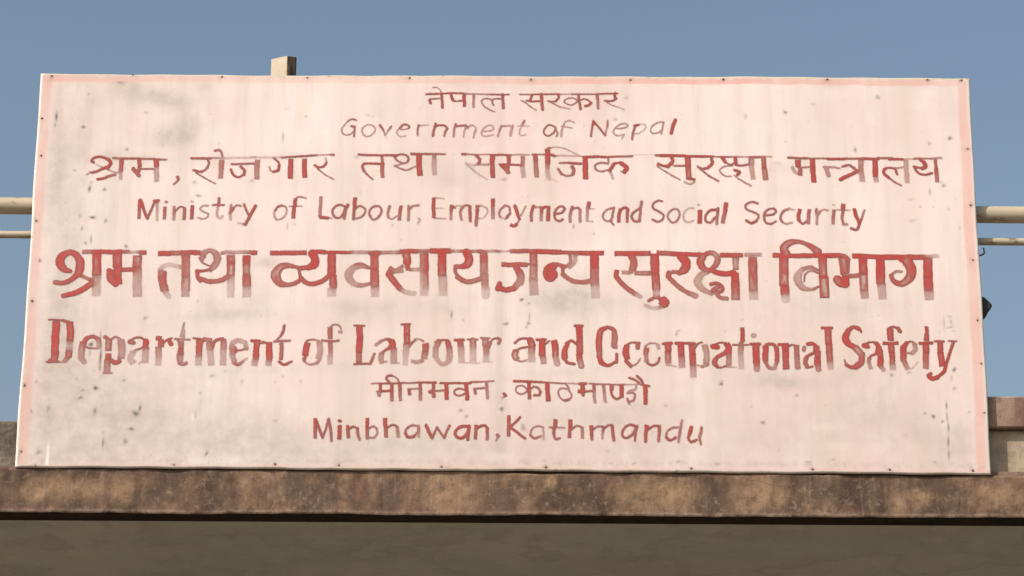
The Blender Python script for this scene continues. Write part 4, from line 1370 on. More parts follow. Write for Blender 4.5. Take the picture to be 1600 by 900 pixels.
def sheet(x0, x1, z0, z1, y, nx, nz, fn):
    """vertical grid facing -y, displaced by fn(x,z)->(dy)"""
    X, Z = np.meshgrid(np.linspace(x0, x1, nx), np.linspace(z0, z1, nz))
    V = np.stack([X, y+fn(X, Z), Z], -1).reshape(-1, 3)
    i = np.arange((nz-1)*nx).reshape(nz-1, nx)[:, :-1].ravel()
    return V, np.stack([i, i+1, i+nx+1, i+nx], 1)
def lump(X, Z, seed, amps, waves):
    g = np.random.default_rng(seed); o = np.zeros_like(X)
    for A, W in zip(amps, waves):
        for k in range(5):
            t = g.uniform(0, 2*math.pi); ph = g.uniform(0, 6.28); kk = 2*math.pi/(W*g.uniform(.7, 1.4))
            o += A/2.2*np.sin(kk*(math.cos(t)*X+math.sin(t)*Z)+ph)
    return o

# ------------------------------------------------------------------ materials
# weathered hand-painted sheet metal
m_panel, n, l, b = mat('faded_sign_paint', 0.55, 0.25)
big = noise(n, l, 1.6, 4, 0.55, off=(3,1,7)); mid = noise(n, l, 7, 6, 0.6); fine = noise(n, l, 60, 4, 0.7)
streak = noise(n, l, 6, 6, 0.65, stretch=(4.5, 1, 0.45)); vert = noise(n, l, 2.2, 3, 0.5, stretch=(3, 1, .15), off=(5,0,2))
col = mix(n, l, ramp(n, l, big, [(.36, 0.0), (.64, 1.0)]), (.835, .715, .68), (.775, .625, .585))
col = mix(n, l, ramp(n, l, mid, [(.52, 0.0), (.66, .6)]), col, (.855, .765, .715))
col = mix(n, l, ramp(n, l, vert, [(.46, 0.0), (.66, .6)]), col, (.69, .58, .50))
col = mix(n, l, ramp(n, l, streak, [(.47, 0.0), (.74, .6)]), col, (.64, .545, .47))
col = mix(n, l, ramp(n, l, fine, [(.55, 0.0), (.80, .25)]), col, (.60, .48, .41))
sm = mth(n, l, 'MULTIPLY', attr(n, 'smudge'), ramp(n, l, noise(n, l, 24, 8, .66), [(.30, .35), (.66, 1.0)]), True)
col = mix(n, l, mth(n, l, 'MULTIPLY', sm, .78), col, (.44, .385, .335))
bd = mth(n, l, 'MULTIPLY', attr(n, 'border'), ramp(n, l, noise(n, l, 9, 7, .68, off=(2,2,2)), [(.30, .40), (.60, 1.0)]), True)
col = mix(n, l, mth(n, l, 'MULTIPLY', bd, .85), col, (.75, .40, .35))
gr = mth(n, l, 'MULTIPLY', attr(n, 'grime'), ramp(n, l, noise(n, l, 40, 6, .7, off=(9,2,1)), [(.42, 0.0), (.66, 1.0)]), True)
col = mix(n, l, gr, col, (.40, .28, .21))
col = mix(n, l, attr(n, 'peel'), col, (.90, .85, .76))
dt = mth(n, l, 'MULTIPLY', attr(n, 'dirt'), ramp(n, l, noise(n, l, 130, 3, .6), [(.25, .8), (.6, 1.0)]), True)
col = mix(n, l, dt, col, (.075, .06, .048))
l.new(col, b.inputs['Base Color'])
bump(n, l, b, mth(n, l, 'ADD', mth(n, l, 'MULTIPLY', fine, .25), mid), .12, .004)

m_trim, n, l, b = mat('rolled_sheet_edge', 0.5, 0.3)
c = mix(n, l, ramp(n, l, noise(n, l, 22, 6, .7), [(.46, 0.0), (.7, .8)]), (.80, .73, .66), (.62, .47, .37))
c = mix(n, l, mth(n, l, 'MULTIPLY', attr(n, 'dust'), .8), c, (.50, .42, .30))
l.new(mix(n, l, ramp(n, l, noise(n, l, 35, 5, .7, off=(4,4,1)), [(.60, 0.0), (.72, .9)]), c, (.16, .11, .08)), b.inputs['Base Color'])

# worn red sign-writer's enamel
m_letter, n, l, b = mat('worn_red_enamel', 0.5, 0.3)
f = attr(n, 'paint'); cov = attr(n, 'cover'); dep = attr(n, 'depth')
nz1 = noise(n, l, 120, 4, .65); nz2 = noise(n, l, 34, 6, .7, stretch=(2.2, 1, .6)); nz3 = noise(n, l, 14, 4, .6, off=(7,1,3))
fv = mth(n, l, 'ADD', f, mth(n, l, 'MULTIPLY', mth(n, l, 'SUBTRACT', nz2, .5), .36))
fv = mth(n, l, 'ADD', fv, mth(n, l, 'MULTIPLY', mth(n, l, 'SUBTRACT', nz3, .5), .20))
worn = mth(n, l, 'MULTIPLY', ramp(n, l, dep, [(.0035, 0.0), (.0075, 1.0)]), ramp(n, l, noise(n, l, 20, 5, .65, (1.6, 1, .7), (5, 8, 2)), [(.44, 0.0), (.64, .42)]))
worn = mth(n, l, 'MULTIPLY', worn, ramp(n, l, f, [(.42, .0), (.72, 1.0)]))
fv = mth(n, l, 'SUBTRACT', fv, worn)
col = ramp(n, l, fv, [(.20, (.48, .34, .30)), (.46, (.455, .235, .20)), (.66, (.445, .125, .108)), (.90, (.475, .062, .056))])
edge = ramp(n, l, mth(n, l, 'ADD', dep, mth(n, l, 'MULTIPLY', mth(n, l, 'SUBTRACT', nz1, .5), .004)), [(.0, .85), (.0042, 0.0)])
col = mix(n, l, mth(n, l, 'MULTIPLY', edge, ramp(n, l, f, [(.3, .25), (.7, 1.0)])), col, (.215, .07, .056))
l.new(col, b.inputs['Base Color'])
al = ramp(n, l, mth(n, l, 'ADD', cov, mth(n, l, 'MULTIPLY', mth(n, l, 'SUBTRACT', nz1, .5), .30)), [(.14, 0.0), (.88, 1.0)])
op = ramp(n, l, fv, [(.10, .06), (.36, .40), (.60, .72), (.85, .96)])
l.new(mth(n, l, 'MULTIPLY', al, op, True), b.inputs['Alpha'])

def concrete(name, light, base, dark, stain, seed, stretch=(1,1,.55), thr=.5, fleck=.4, bs=.5):
    mt, n, l, b = mat(name, 0.9, 0.15)
    o = (seed, seed*1.7, seed*.6)
    a1 = noise(n, l, 2.6, 7, .62, stretch, o); a2 = noise(n, l, 9, 8, .68, stretch, o[::-1]); a3 = noise(n, l, 70, 5, .7)
    a4 = noise(n, l, 5, 6, .6, (2.6, 1, .35), (seed+4, 2, 1)); a5 = noise(n, l, 26, 7, .72, (1,1,.8), o)
    c = mix(n, l, ramp(n, l, a1, [(.38, 0.0), (.60, 1.0)]), base, light)
    c = mix(n, l, ramp(n, l, a4, [(.46, 0.0), (.64, .8)]), c, stain)
    c = mix(n, l, ramp(n, l, a2, [(thr-.06, 0.0), (thr+.14, .9)]), c, dark)
    c = mix(n, l, ramp(n, l, a5, [(.52, 0.0), (.66, .55)]), c, dark)
    c = mix(n, l, ramp(n, l, a3, [(.56, 0.0), (.74, fleck)]), c, light)
    l.new(c, b.inputs['Base Color'])
    bump(n, l, b, mth(n, l, 'ADD', a5, mth(n, l, 'MULTIPLY', a3, .5)), bs, .006)
    return mt, n, l, b, c
m_fascia, n, l, b, c = concrete('stained_fascia_concrete', (.30, .197, .13), (.215, .135, .09), (.07, .044, .033), (.145, .074, .05), 3.3, thr=.47)
w = attr(n, 'edge_highlight'); wv = mth(n, l, 'MULTIPLY', w, ramp(n, l, noise(n, l, 30, 5, .7), [(.36, 0.0), (.56, .75)]), True)  # paler colour paints a broken highlight along the lower edge
c = mix(n, l, wv, c, (.50, .38, .30))
mo = mth(n, l, 'MULTIPLY', attr(n, 'mould'), ramp(n, l, noise(n, l, 20, 7, .74, off=(1,5,3)), [(.40, 0.0), (.58, 1.0)]), True)
c = mix(n, l, mth(n, l, 'MULTIPLY', mo, .85), c, (.10, .068, .05))
pt = mth(n, l, 'MULTIPLY', attr(n, 'patch'), ramp(n, l, noise(n, l, 18, 6, .7, off=(3,3,8)), [(.25, .3), (.55, 1.0)]), True)
c = mix(n, l, mth(n, l, 'MULTIPLY', pt, .75), c, (.36, .24, .145))
c = mix(n, l, ramp(n, l, noise(n, l, 45, 7, .75, off=(2, 9, 4)), [(.50, 0.0), (.64, .6)]), c, (.09, .06, .046))
c = mix(n, l, ramp(n, l, noise(n, l, 55, 6, .75, off=(7, 3, 1)), [(.54, 0.0), (.68, .55)]), c, (.36, .26, .19))
st = noise(n, l, 9, 7, .7, (3.4, 1, .16), (6, 1, 9)); c = mix(n, l, ramp(n, l, st, [(.50, 0.0), (.70, .45)]), c, (.105, .07, .053))
st = noise(n, l, 14, 6, .7, (2.6, 1, .14), (1, 4, 2)); c = mix(n, l, ramp(n, l, st, [(.55, 0.0), (.74, .4)]), c, (.38, .285, .21))
vo = n.new('ShaderNodeTexVoronoi'); vo.feature = 'DISTANCE_TO_EDGE'; vo.inputs['Scale'].default_value = 3.1
tcv = n.new('ShaderNodeTexCoord'); wob = mix(n, l, .12, tcv.outputs['Object'], noise(n, l, 5, 5, .6)); l.new(wob, vo.inputs['Vector'])
ck = mth(n, l, 'MULTIPLY', ramp(n, l, vo.outputs['Distance'], [(.001, .55), (.005, 0.0)]), ramp(n, l, noise(n, l, 2.2, 3, .5, (1, 1, .3), (2, 7, 4)), [(.50, 0.0), (.58, 1.0)]))
c = mix(n, l, ck, c, (.05, .034, .025)); l.new(c, b.inputs['Base Color'])
m_coping = concrete('brown_coping_concrete', (.36, .25, .19), (.27, .18, .135), (.14, .09, .07), (.20, .12, .09), 8.1)[0]
m_beige = concrete('beige_plaster', (.50, .425, .315), (.43, .36, .265), (.19, .145, .105), (.42, .33, .23), 5.2, thr=.56)[0]
m_rough = concrete('rough_grey_concrete', (.27, .235, .18), (.18, .155, .12), (.065, .055, .042), (.13, .112, .085), 6.6, stretch=(1,1,1), thr=.47, fleck=.7, bs=.9)[0]
m_soffit, n, l, b = mat('olive_soffit_paint', 0.85, 0.2)
s1 = noise(n, l, 1.7, 5, .55, (1, .8, 1)); s2 = noise(n, l, 8, 7, .65); s3 = noise(n, l, 3, 4, .5, (.5, 1.6, 1), (4, 4, 4))
c = mix(n, l, ramp(n, l, s1, [(.36, 0.0), (.64, 1.0)]), (.455, .465, .395), (.54, .535, .465))
c = mix(n, l, ramp(n, l, s2, [(.52, 0.0), (.76, .4)]), c, (.38, .375, .31))
c = mix(n, l, ramp(n, l, s3, [(.54, 0.0), (.74, .4)]), c, (.53, .45, .385))
for sc_, o_, cc in ((2.3, (1, 6, 2), (.58, .56, .48)), (3.7, (8, 2, 5), (.34, .33, .27))):
    w_ = noise(n, l, sc_, 7, .6, (.8, .5, 1), o_); c = mix(n, l, ramp(n, l, w_, [(.47, 0.0), (.50, .38), (.51, .30), (.57, 0.0)]), c, cc)
tz = noise(n, l, 90, 5, .7); c = mix(n, l, ramp(n, l, tz, [(.54, 0.0), (.72, .45)]), c, (.30, .29, .235))
tz2 = noise(n, l, 22, 7, .75, off=(3, 3, 3)); c = mix(n, l, ramp(n, l, tz2, [(.60, 0.0), (.72, .5)]), c, (.28, .25, .20))
l.new(c, b.inputs['Base Color'])
bump(n, l, b, mth(n, l, 'ADD', s2, tz), .4, .008)
m_drip, n, l, b = mat('shade_dark_drip_edge', 0.9, 0.1)  # near-black colour paints in deep shade under the slab's lip
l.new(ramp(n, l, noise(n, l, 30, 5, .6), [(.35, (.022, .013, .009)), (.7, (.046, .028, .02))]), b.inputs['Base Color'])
m_wall = concrete('porch_wall_plaster', (.46, .41, .31), (.40, .35, .26), (.25, .21, .155), (.34, .29, .21), 2.4, thr=.6)[0]
m_rail, n, l, b = mat('cream_pipe_paint', 0.45, 0.35)
c = mix(n, l, ramp(n, l, noise(n, l, 8, 6, .7, (.35, 1, 1)), [(.48, 0.0), (.72, .8)]), (.46, .395, .285), (.34, .27, .185))
l.new(mix(n, l, ramp(n, l, noise(n, l, 45, 5, .7, (.4, 1, 1)), [(.55, 0.0), (.68, .9)]), c, (.13, .07, .042)), b.inputs['Base Color'])
m_post, n, l, b = mat('weathered_cream_post_paint', 0.6, 0.25)
c = mix(n, l, ramp(n, l, noise(n, l, 14, 6, .7), [(.46, 0.0), (.7, .8)]), (.55, .475, .37), (.43, .34, .25))
l.new(mix(n, l, ramp(n, l, noise(n, l, 40, 5, .7, (1,1,.6)), [(.58, 0.0), (.70, .9)]), c, (.17, .09, .05)), b.inputs['Base Color'])
m_rust, n, l, b = mat('rusty_dark_steel', 0.75, 0.3)
l.new(ramp(n, l, noise(n, l, 60, 5, .6), [(.35, (.035, .028, .024)), (.7, (.10, .06, .04))]), b.inputs['Base Color'])
m_nail, n, l, b = mat('rusted_nail_head', 0.7, 0.3)
l.new(ramp(n, l, noise(n, l, 80, 4, .6), [(.35, (.07, .045, .033)), (.7, (.20, .12, .08))]), b.inputs['Base Color'])
m_shaded_side, n, l, b = mat('shaded_side_paint', 0.8, 0.2)  # dark mottled brown, shade painted onto the post's right face
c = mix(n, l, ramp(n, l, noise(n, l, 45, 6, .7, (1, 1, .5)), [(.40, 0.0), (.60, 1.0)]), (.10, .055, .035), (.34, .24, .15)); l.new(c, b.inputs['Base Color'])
m_black, n, l, b = mat('black_rubber', 0.7, 0.3)
l.new(ramp(n, l, noise(n, l, 50, 4, .6), [(.3, (.022, .022, .024)), (.7, (.05, .047, .045))]), b.inputs['Base Color'])
m_ground, n, l, b = mat('dusty_forecourt_paving', 0.9, 0.15)
g1 = noise(n, l, .35, 6, .6); g2 = noise(n, l, 6, 7, .65)
c = mix(n, l, g1, (.20, .17, .132), (.16, .135, .105)); c = mix(n, l, ramp(n, l, g2, [(.5, 0.0), (.75, .6)]), c, (.12, .10, .08))
br = n.new('ShaderNodeTexBrick'); br.offset = 0; br.inputs['Scale'].default_value = 1.6; br.inputs['Mortar Size'].default_value = .012
br.inputs['Color1'].default_value = (1,1,1,1); br.inputs['Color2'].default_value = (.93,.93,.93,1); br.inputs['Mortar'].default_value = (.5,.5,.5,1)
br.inputs['Brick Width'].default_value = .6; br.inputs['Row Height'].default_value = .6
tc = n.new('ShaderNodeTexCoord'); l.new(tc.outputs['Object'], br.inputs['Vector'])
l.new(mix(n, l, 1.0, c, br.outputs['Color'], 'MULTIPLY'), b.inputs['Base Color'])

# ------------------------------------------------------------------ ground
def disc(rad):
    v = [(0, 0, 0)]+[(rad*math.cos(t*math.pi/32), rad*math.sin(t*math.pi/32), 0) for t in range(64)]
    return v, [(0, i+1, (i+1)%64+1) for i in range(64)]
g = obj('ground', *disc(2500), m_ground); g['kind'] = 'structure'

# ------------------------------------------------------------------ porch building: wall, roof slab, soffit, upstands
ZB = SIGN_Z+min(CORNERS[2][1], CORNERS[3][1])     # bottom of the sign = top of the slab
FY = 0.008                                        # front face of the slab
ZF = 3.0547                                       # lower edge of the slab's front face
X0, X1 = -4.2, 4.4
porch = thing('porch_building', 'concrete porch roof with brown stained edge and olive soffit under the sign', 'building', (0, .8, 0))
def px(p): return np.asarray(p, float)-np.array([0, .8, 0])
def part(name, vf, mt, **k):
    return obj(name, px(vf[0]), vf[1], mt, porch, **k)
# front face of the slab, uneven plaster with a broken top arris
nx, nz = 1500, 40
V, F = sheet(X0, X1, ZF, ZB, FY, nx, nz, lambda X, Z: 0*X)
X, Z = V[:, 0], V[:, 2]; t = (Z-ZF)/(ZB-ZF)
V[:, 1] += lump(X, Z, 3, (.0012, .0009, .0005), (.5, .12, .035))
topj = lump(X, X*0, 5, (.0022, .0016, .0011), (.6, .13, .03))
botj = lump(X, X*0, 9, (.0012, .0007), (.7, .09))
foot = SIGN_Z+CORNERS[3][1]+(CORNERS[2][1]-CORNERS[3][1])*np.clip((X-CORNERS[3][0])/(CORNERS[2][0]-CORNERS[3][0]), -.05, 1.05)
V[:, 2] += (foot-ZB-.0006+topj*.7)*t**3+botj*(1-t)**3
V[:, 1] += .006*np.clip((t-.95)/.05, 0, 1)**2+.003*np.clip((.05-t)/.05, 0, 1)**2
edge_highlight = np.exp(-((t-.02)/.05)**2)
def blob(x, z, rx, rz): return np.exp(-(((X-x)/rx)**2+((Z-z)/rz)**2)**1.6)
patch = np.zeros_like(X)
for x, z, rx, rz in ((-1.08, ZF+.06, .085, .03), (-1.17, ZF+.055, .03, .03), (-.64, ZF+.07, .012, .03), (.39, ZF+.06, .10, .045), (-.13, ZF+.06, .07, .06),
                     (.98, ZF+.03, .022, .035), (1.04, ZF+.05, .03, .025), (.12, ZF+.085, .015, .02), (-.95, ZF+.06, .03, .04), (.66, ZF+.05, .05, .03), (1.25, ZF+.05, .06, .03)):
    patch += blob(x, z, rx, rz)
mould = np.zeros_like(X)
for x, z, rx, rz, s in ((-1.15, ZF+.028, .13, .022, 1), (-1.30, ZF+.03, .05, .03, 1), (-.88, ZF+.028, .11, .022, .7), (-1.0, ZF+.10, .25, .012, .9), (-.72, ZF+.06, .10, .07, .6),
                        (-.5, ZF+.06, .10, .06, .9), (-.38, ZF+.03, .06, .03, .7), (-.27, ZF+.06, .06, .05, .8), (.0, ZF+.06, .07, .06, .8), (.15, ZF+.06, .06, .06, .7),
                        (.55, ZF+.05, .06, .04, .6), (.78, ZF+.07, .09, .05, .9), (1.0, ZF+.08, .12, .03, .8), (1.12, ZF+.05, .04, .06, .9), (1.28, ZF+.03, .05, .02, .5)):
    mould += s*blob(x, z, rx, rz)
part('fascia', (V, F), m_fascia, smooth=True, attrs={'edge_highlight': edge_highlight, 'patch': np.clip(patch, 0, 1), 'mould': np.clip(mould, 0, 1)})
# body of the slab: top, back and ends (front closed by the fascia sheet)
part('roof_slab', box(X0, X1, FY+.0135, 2.4, ZF+.016, ZB+.012), m_coping)
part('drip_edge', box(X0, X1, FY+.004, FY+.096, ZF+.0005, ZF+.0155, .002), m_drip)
part('soffit', box(X0+.05, X1-.05, FY+.0965, 2.38, ZF+.006, ZF+.0155), m_soffit)
part('wall', box(X0+.1, X1-.1, 2.0, 2.35, 0, ZF+.0055), m_wall)
# low parapet behind the sign: beige with a brown coping at the right, rough grey block at the left
part('parapet_wall', box(1.02, X1, .047, .18, ZB-.004, 3.2900, .003), m_beige)
part('coping', box(.98, X1+.03, .024, .20, 3.2905, 3.3727, .004), m_coping)
xs = np.linspace(X0, -1.12, 260); zs = np.linspace(ZB-.004, 3.2986, 26)
V, F = sheet(X0, -1.12, ZB-.004, 3.2986, .045, 330, 30, lambda X, Z: lump(X, Z, 21, (.0012, .0008, .0008), (.16, .04, .012)))
X, Z = V[:, 0].copy(), V[:, 2].copy(); tt = (Z-ZB)/(3.2986-ZB)
V[:, 2] += lump(X, X*0, 22, (.0007, .0008), (.25, .02))*np.clip(tt, 0, 1)**4
B = V.copy(); B[:, 1] = .22; B[:, 2] -= .004; k = len(V); nx, nz = 330, 30
top = [(nx*(nz-1)+i, nx*(nz-1)+i+1, k+nx*(nz-1)+i+1, k+nx*(nz-1)+i) for i in range(nx-1)]
side = [(nx*j+nx-1, k+nx*j+nx-1, k+nx*(j+1)+nx-1, nx*(j+1)+nx-1) for j in range(nz-1)]
side += [(nx*j, nx*(j+1), k+nx*(j+1), k+nx*j) for j in range(nz-1)]
FF = np.vstack([F, F[:, ::-1]+k, np.array(top), np.array(side)])
up = part('upstand', (np.vstack([V, B]), FF), m_rough); up['label'] = 'rough grey concrete upstand at the left end'

# ------------------------------------------------------------------ pipe railing behind the sign
rail = thing('pipe_railing', 'cream painted double pipe railing running behind the sign board', 'railing', (0, .05, ZB))
def rel(vf, o): return [Vector(p)-o for p in vf[0]], vf[1]
ro = Vector((0, .05, ZB))
def rz(a, c, x): return a[1]+(c[1]-a[1])*(x-a[0])/(c[0]-a[0])
TL, TR, BL, BR = RAILS
obj('rail', *rel(tube((X0, .05, rz(TL, TR, X0)), (X1, .05, rz(TL, TR, X1)), .0222, 32, .002, 24), ro), m_rail, rail, True)
obj('rail', *rel(tube((X0, .05, rz(BL, BR, X0)), (X1, .05, rz(BL, BR, X1)), .0098, 20, -.002, 24), ro), m_rail, rail, True)
for x in (-3.2, -.95, .95, 3.2):
    obj('post', *rel(tube((x, .075 if abs(x) < 2 else .05, ZB-.002), (x, .075 if abs(x) < 2 else .05, rz(TL, TR, x)+(.0 if abs(x) > 2 else -.01)), .016, 20), ro), m_rail, rail, True)

# square steel post the sign is tied to, its sawn top showing over the board
pz = POST
post = thing('support_post', 'short cream square steel post poking up behind the sign\'s top edge', 'post', (pz[1][0], .075, ZB))
s = .048; a = R(24); ex = Vector((math.cos(a), -math.sin(a), 0)); ey = Vector((math.sin(a), math.cos(a), 0))
def hollow(s, wall, h, tops):
    v, f = [], []
    cs = [(-1, 0), (0, 0), (0, 1), (-1, 1)]                     # the front corner is the origin
    for z in (0, 1):
        for inset in (0, wall):
            for i, (p, q) in enumerate(cs):
                P = ex*(p*s+(inset if p else -inset))+ey*(q*s+(inset if not q else -inset))
                v.append(P+Vector((0, 0, tops[i] if z else 0)))
    for i in range(4):
        j = (i+1) % 4
        f += [(i, j, j+8, i+8), (i+4, i+12, j+12, j+4), (i+8, j+8, j+12, i+12), (i, i+4, j+4, j)]
    return v, f
tp = [pz[0][1]-ZB+.012, pz[1][1]-ZB+.006, pz[2][1]-ZB+.023, pz[0][1]-ZB+.022]
v, f = hollow(s, .004, 0, tp)
obj('tube', v, f, m_post, post)
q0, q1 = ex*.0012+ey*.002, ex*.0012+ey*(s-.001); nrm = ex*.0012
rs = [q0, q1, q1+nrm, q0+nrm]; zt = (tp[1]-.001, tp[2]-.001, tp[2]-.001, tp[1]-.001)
obj('shaded_side', [*rs, *[p+Vector((0, 0, z)) for p, z in zip(rs, zt)]], [(3, 2, 1, 0), (4, 5, 6, 7), (0, 1, 5, 4), (1, 2, 6, 5), (2, 3, 7, 6), (3, 0, 4, 7)], m_shaded_side, post)  # added thin plate whose dark colour stands for the unlit face

# ------------------------------------------------------------------ the sign
sign = thing('sign_board', 'large pale pink hand painted sign board with faded red Nepali and English lettering', 'sign', (0, 0, SIGN_Z))
cTL, cTR, cBR, cBL = [np.array(c) for c in CORNERS]
def wav(x, z):       # slight oil-canning of the sheet
    return (.0011*np.sin(5.1*x+1.3*z+.6)*np.cos(2.6*z-.8*x)+.0006*np.sin(13*x+2*np.sin(4*z))+.0005*np.sin(9*z-3*x+1)
            +.0011*np.exp(-((x-.005+.01*z)/.02)**2)+.0008*np.exp(-((x+.36)/.05)**2))
rad = .0055
def quad(S, T):
    S = S[..., None]; T = T[..., None]
    q = cBL*(1-S)*(1-T)+cBR*S*(1-T)+cTR*S*T+cTL*(1-S)*T
    x, z = q[..., 0], q[..., 1]; u = S[..., 0]; v = T[..., 0]
    dz = (.0006*np.sin(7.3*x+1+2*v)+.0005*np.sin(17*x+3*v)+.0006*np.sin(41*x+v))*(np.abs(v-.5)*2)**3
    dx = (.0011*np.sin(8.1*z+2+u)+.0007*np.sin(21*z+2*u))*(np.abs(u-.5)*2)**3
    return q+np.stack([dx, dz], -1)
W = np.linalg.norm(cBR-cBL); H = np.linalg.norm(cTL-cBL)
nx, nz = 1150, 500
S, T = np.meshgrid(np.linspace(rad/W, 1-rad/W, nx), np.linspace(rad/H, 1-rad/H, nz))
P = quad(S, T).reshape(-1, 2); X, Z = P[:, 0], P[:, 1]
V = np.stack([X, wav(X, Z), Z], 1)
i = np.arange((nz-1)*nx).reshape(nz-1, nx)[:, :-1].ravel()
F = np.stack([i, i+1, i+nx+1, i+nx], 1)
dL = (S*W*1000).ravel(); dR = ((1-S)*W*1000).ravel(); dB = (T*H*1000).ravel(); dT = ((1-T)*H*1000).ravel()
def band(d, a, c, soft=3.0): return np.clip((d-a)/soft+.5, 0, 1)*np.clip((c-d)/soft+.5, 0, 1)
jit = lump(X, Z, 31, (1.0, .6), (.3, .06))
border = np.zeros_like(X)
inside = (np.minimum(np.minimum(dL, dR), dT) > 6)
border = np.maximum(border, band(dT+jit, 8, 23, 4)*(dL > 8)*(dR > 9)*np.clip(.75+.25*np.sin(3*X), 0, 1))
border = np.maximum(border, band(dL+jit, 6, 30, 9)*(dT > 9)*.66)
border = np.maximum(border, band(dR+jit, 10, 34, 6)*(dT > 9)*.75)
border = np.maximum(border, band(dB+jit*.5, -5, 9)*.45)
gcol = np.clip(1-dT/14, 0, 1)*.8+np.clip(1-np.abs(dB-20)/14, 0, 1)*.45+np.clip(1-dL/45, 0, 1)*.15+np.clip(1-dR/12, 0, 1)*.3
Xm, Zm = X*1000, Z*1000; dirt = np.zeros_like(X); smud = np.zeros_like(X)
Xg, Zg = Xm, Zm
def stamp(arr, x, z, rx, rz, s, p, wob):
    sel = np.where((np.abs(Xg-x) < rx*3) & (np.abs(Zg-z) < rz*3))[0]
    if len(sel) == 0: return
    a = rng.uniform(-.3, .3)*wob
    dx, dz = Xg[sel]-x, Zg[sel]-z; dx, dz = dx*math.cos(a)+dz*math.sin(a), -dx*math.sin(a)+dz*math.cos(a)
    ang = np.arctan2(dz, dx); k = 1+.12*wob*np.sin(2*ang+rng.uniform(0, 6))+.12*wob*np.sin(3*ang+rng.uniform(0, 6))
    d = np.sqrt((dx/rx)**2+(dz/rz)**2)*k
    arr[sel] = np.maximum(arr[sel], s*np.exp(-d**p*.9))
for ln in SPOTS.strip().splitlines():
    x, z, rx, rz_, s = map(float, ln.split()); stamp(dirt, x, z, rx*.9, rz_*.95, min(1, s*1.1), 2.0, 1 if rz_ < rx*2 else .15)
for ln in SMUDGES.strip().splitlines():
    x, z, rx, rz_, s = map(float, ln.split()); tmp = np.zeros_like(X); stamp(tmp, x, z, rx, rz_, s, 2.0, .35); smud = np.clip(smud+tmp*1.05, 0, 1)
rust = np.zeros_like(X)
for x, z in NAILS:
    stamp(rust, x+rng.uniform(-2, 2), z-rng.uniform(0, 4), rng.uniform(5, 10), rng.uniform(6, 11), rng.uniform(.5, .95), 1.6, 1)
    stamp(dirt, x+rng.uniform(-2, 2), z, rng.uniform(3, 5), rng.uniform(3, 5), rng.uniform(.3, .7), 2, 1)
peel = np.zeros_like(X)
for x, z, a_, b_, s_ in PEEL: stamp(peel, x, z, a_, b_, s_, 2.4, .1)
for k in range(170):
    stamp(dirt, rng.uniform(-1190, 1190), rng.uniform(-520, 520), rng.uniform(.8, 2.2), rng.uniform(.8, 3), rng.uniform(.12, .45), 2, 1)
smud = np.clip(smud*.9+.30*np.clip(-Zm/520+.1, 0, 1)+.30*np.clip(-Xm/500-1.2, 0, 1), 0, 1)
obj('sheet', V, F, m_panel, sign, True, {'dirt': dirt, 'smudge': smud, 'border': border, 'grime': np.clip(gcol+rust, 0, 1), 'peel': peel})
# rolled edge of the sheet and its back
nper = 240
def ring(ins, y):
    a = ins/W; c = ins/H; t = np.linspace(0, 1, nper+1)[:-1]
    s_ = np.concatenate([a+(1-2*a)*t, np.full(nper, 1-a), 1-a-(1-2*a)*t, np.full(nper, a)])
    t_ = np.concatenate([np.full(nper, c), c+(1-2*c)*t, np.full(nper, 1-c), 1-c-(1-2*c)*t])
    q = quad(s_, t_); return np.stack([q[:, 0], wav(q[:, 0], q[:, 1])+y, q[:, 1]], 1)
rings = [ring(rad*(1-math.sin(k*math.pi/12)), rad*(1-math.cos(k*math.pi/12))) for k in range(7)]+[ring(0, .0105), ring(.002, .0115)]
K = 4*nper; V = np.vstack(rings); F = []
for k in range(len(rings)-1):
    F += [(k*K+i, (k+1)*K+i, (k+1)*K+(i+1) % K, k*K+(i+1) % K)[::-1] for i in range(K)]
tq = np.tile(np.concatenate([np.zeros(nper), np.zeros(nper), np.ones(nper), np.zeros(nper)]), len(rings))
obj('edge_trim', V, np.array(F), m_trim, sign, True, {'dust': tq})
bk = ring(.004, .0116)[::nper]; obj('back_board', [*bk, *(bk+np.array([0, .004, 0]))], [(0,1,2,3), (7,6,5,4), (0,4,5,1), (1,5,6,2), (2,6,7,3), (3,7,4,0)], m_rust, sign)
# nail heads round the edge
def nail(rr):
    v, f = [], []; sg = 10
    for q, y in ((1.0, -.0002), (.92, -.0011), (.45, -.0019)):
        v += [(rr*q*math.cos(2*math.pi*i/sg), y, rr*q*math.sin(2*math.pi*i/sg)) for i in range(sg)]
    for k in range(2): f += [(k*sg+i, k*sg+(i+1) % sg, (k+1)*sg+(i+1) % sg, (k+1)*sg+i) for i in range(sg)]
    f.append(tuple(range(2*sg, 3*sg))); return v, f
nl = None
for x, z in NAILS:
    if nl is None: o = nl = obj('nail', *nail(.0036), m_nail, sign)
    else: o = nl.copy(); scene.collection.objects.link(o); o.parent = sign
    sc = rng.uniform(.45, .85); o.scale = (sc, 1, sc)
    o.location = (x/1000, float(wav(x/1000, z/1000))+.0003, z/1000)

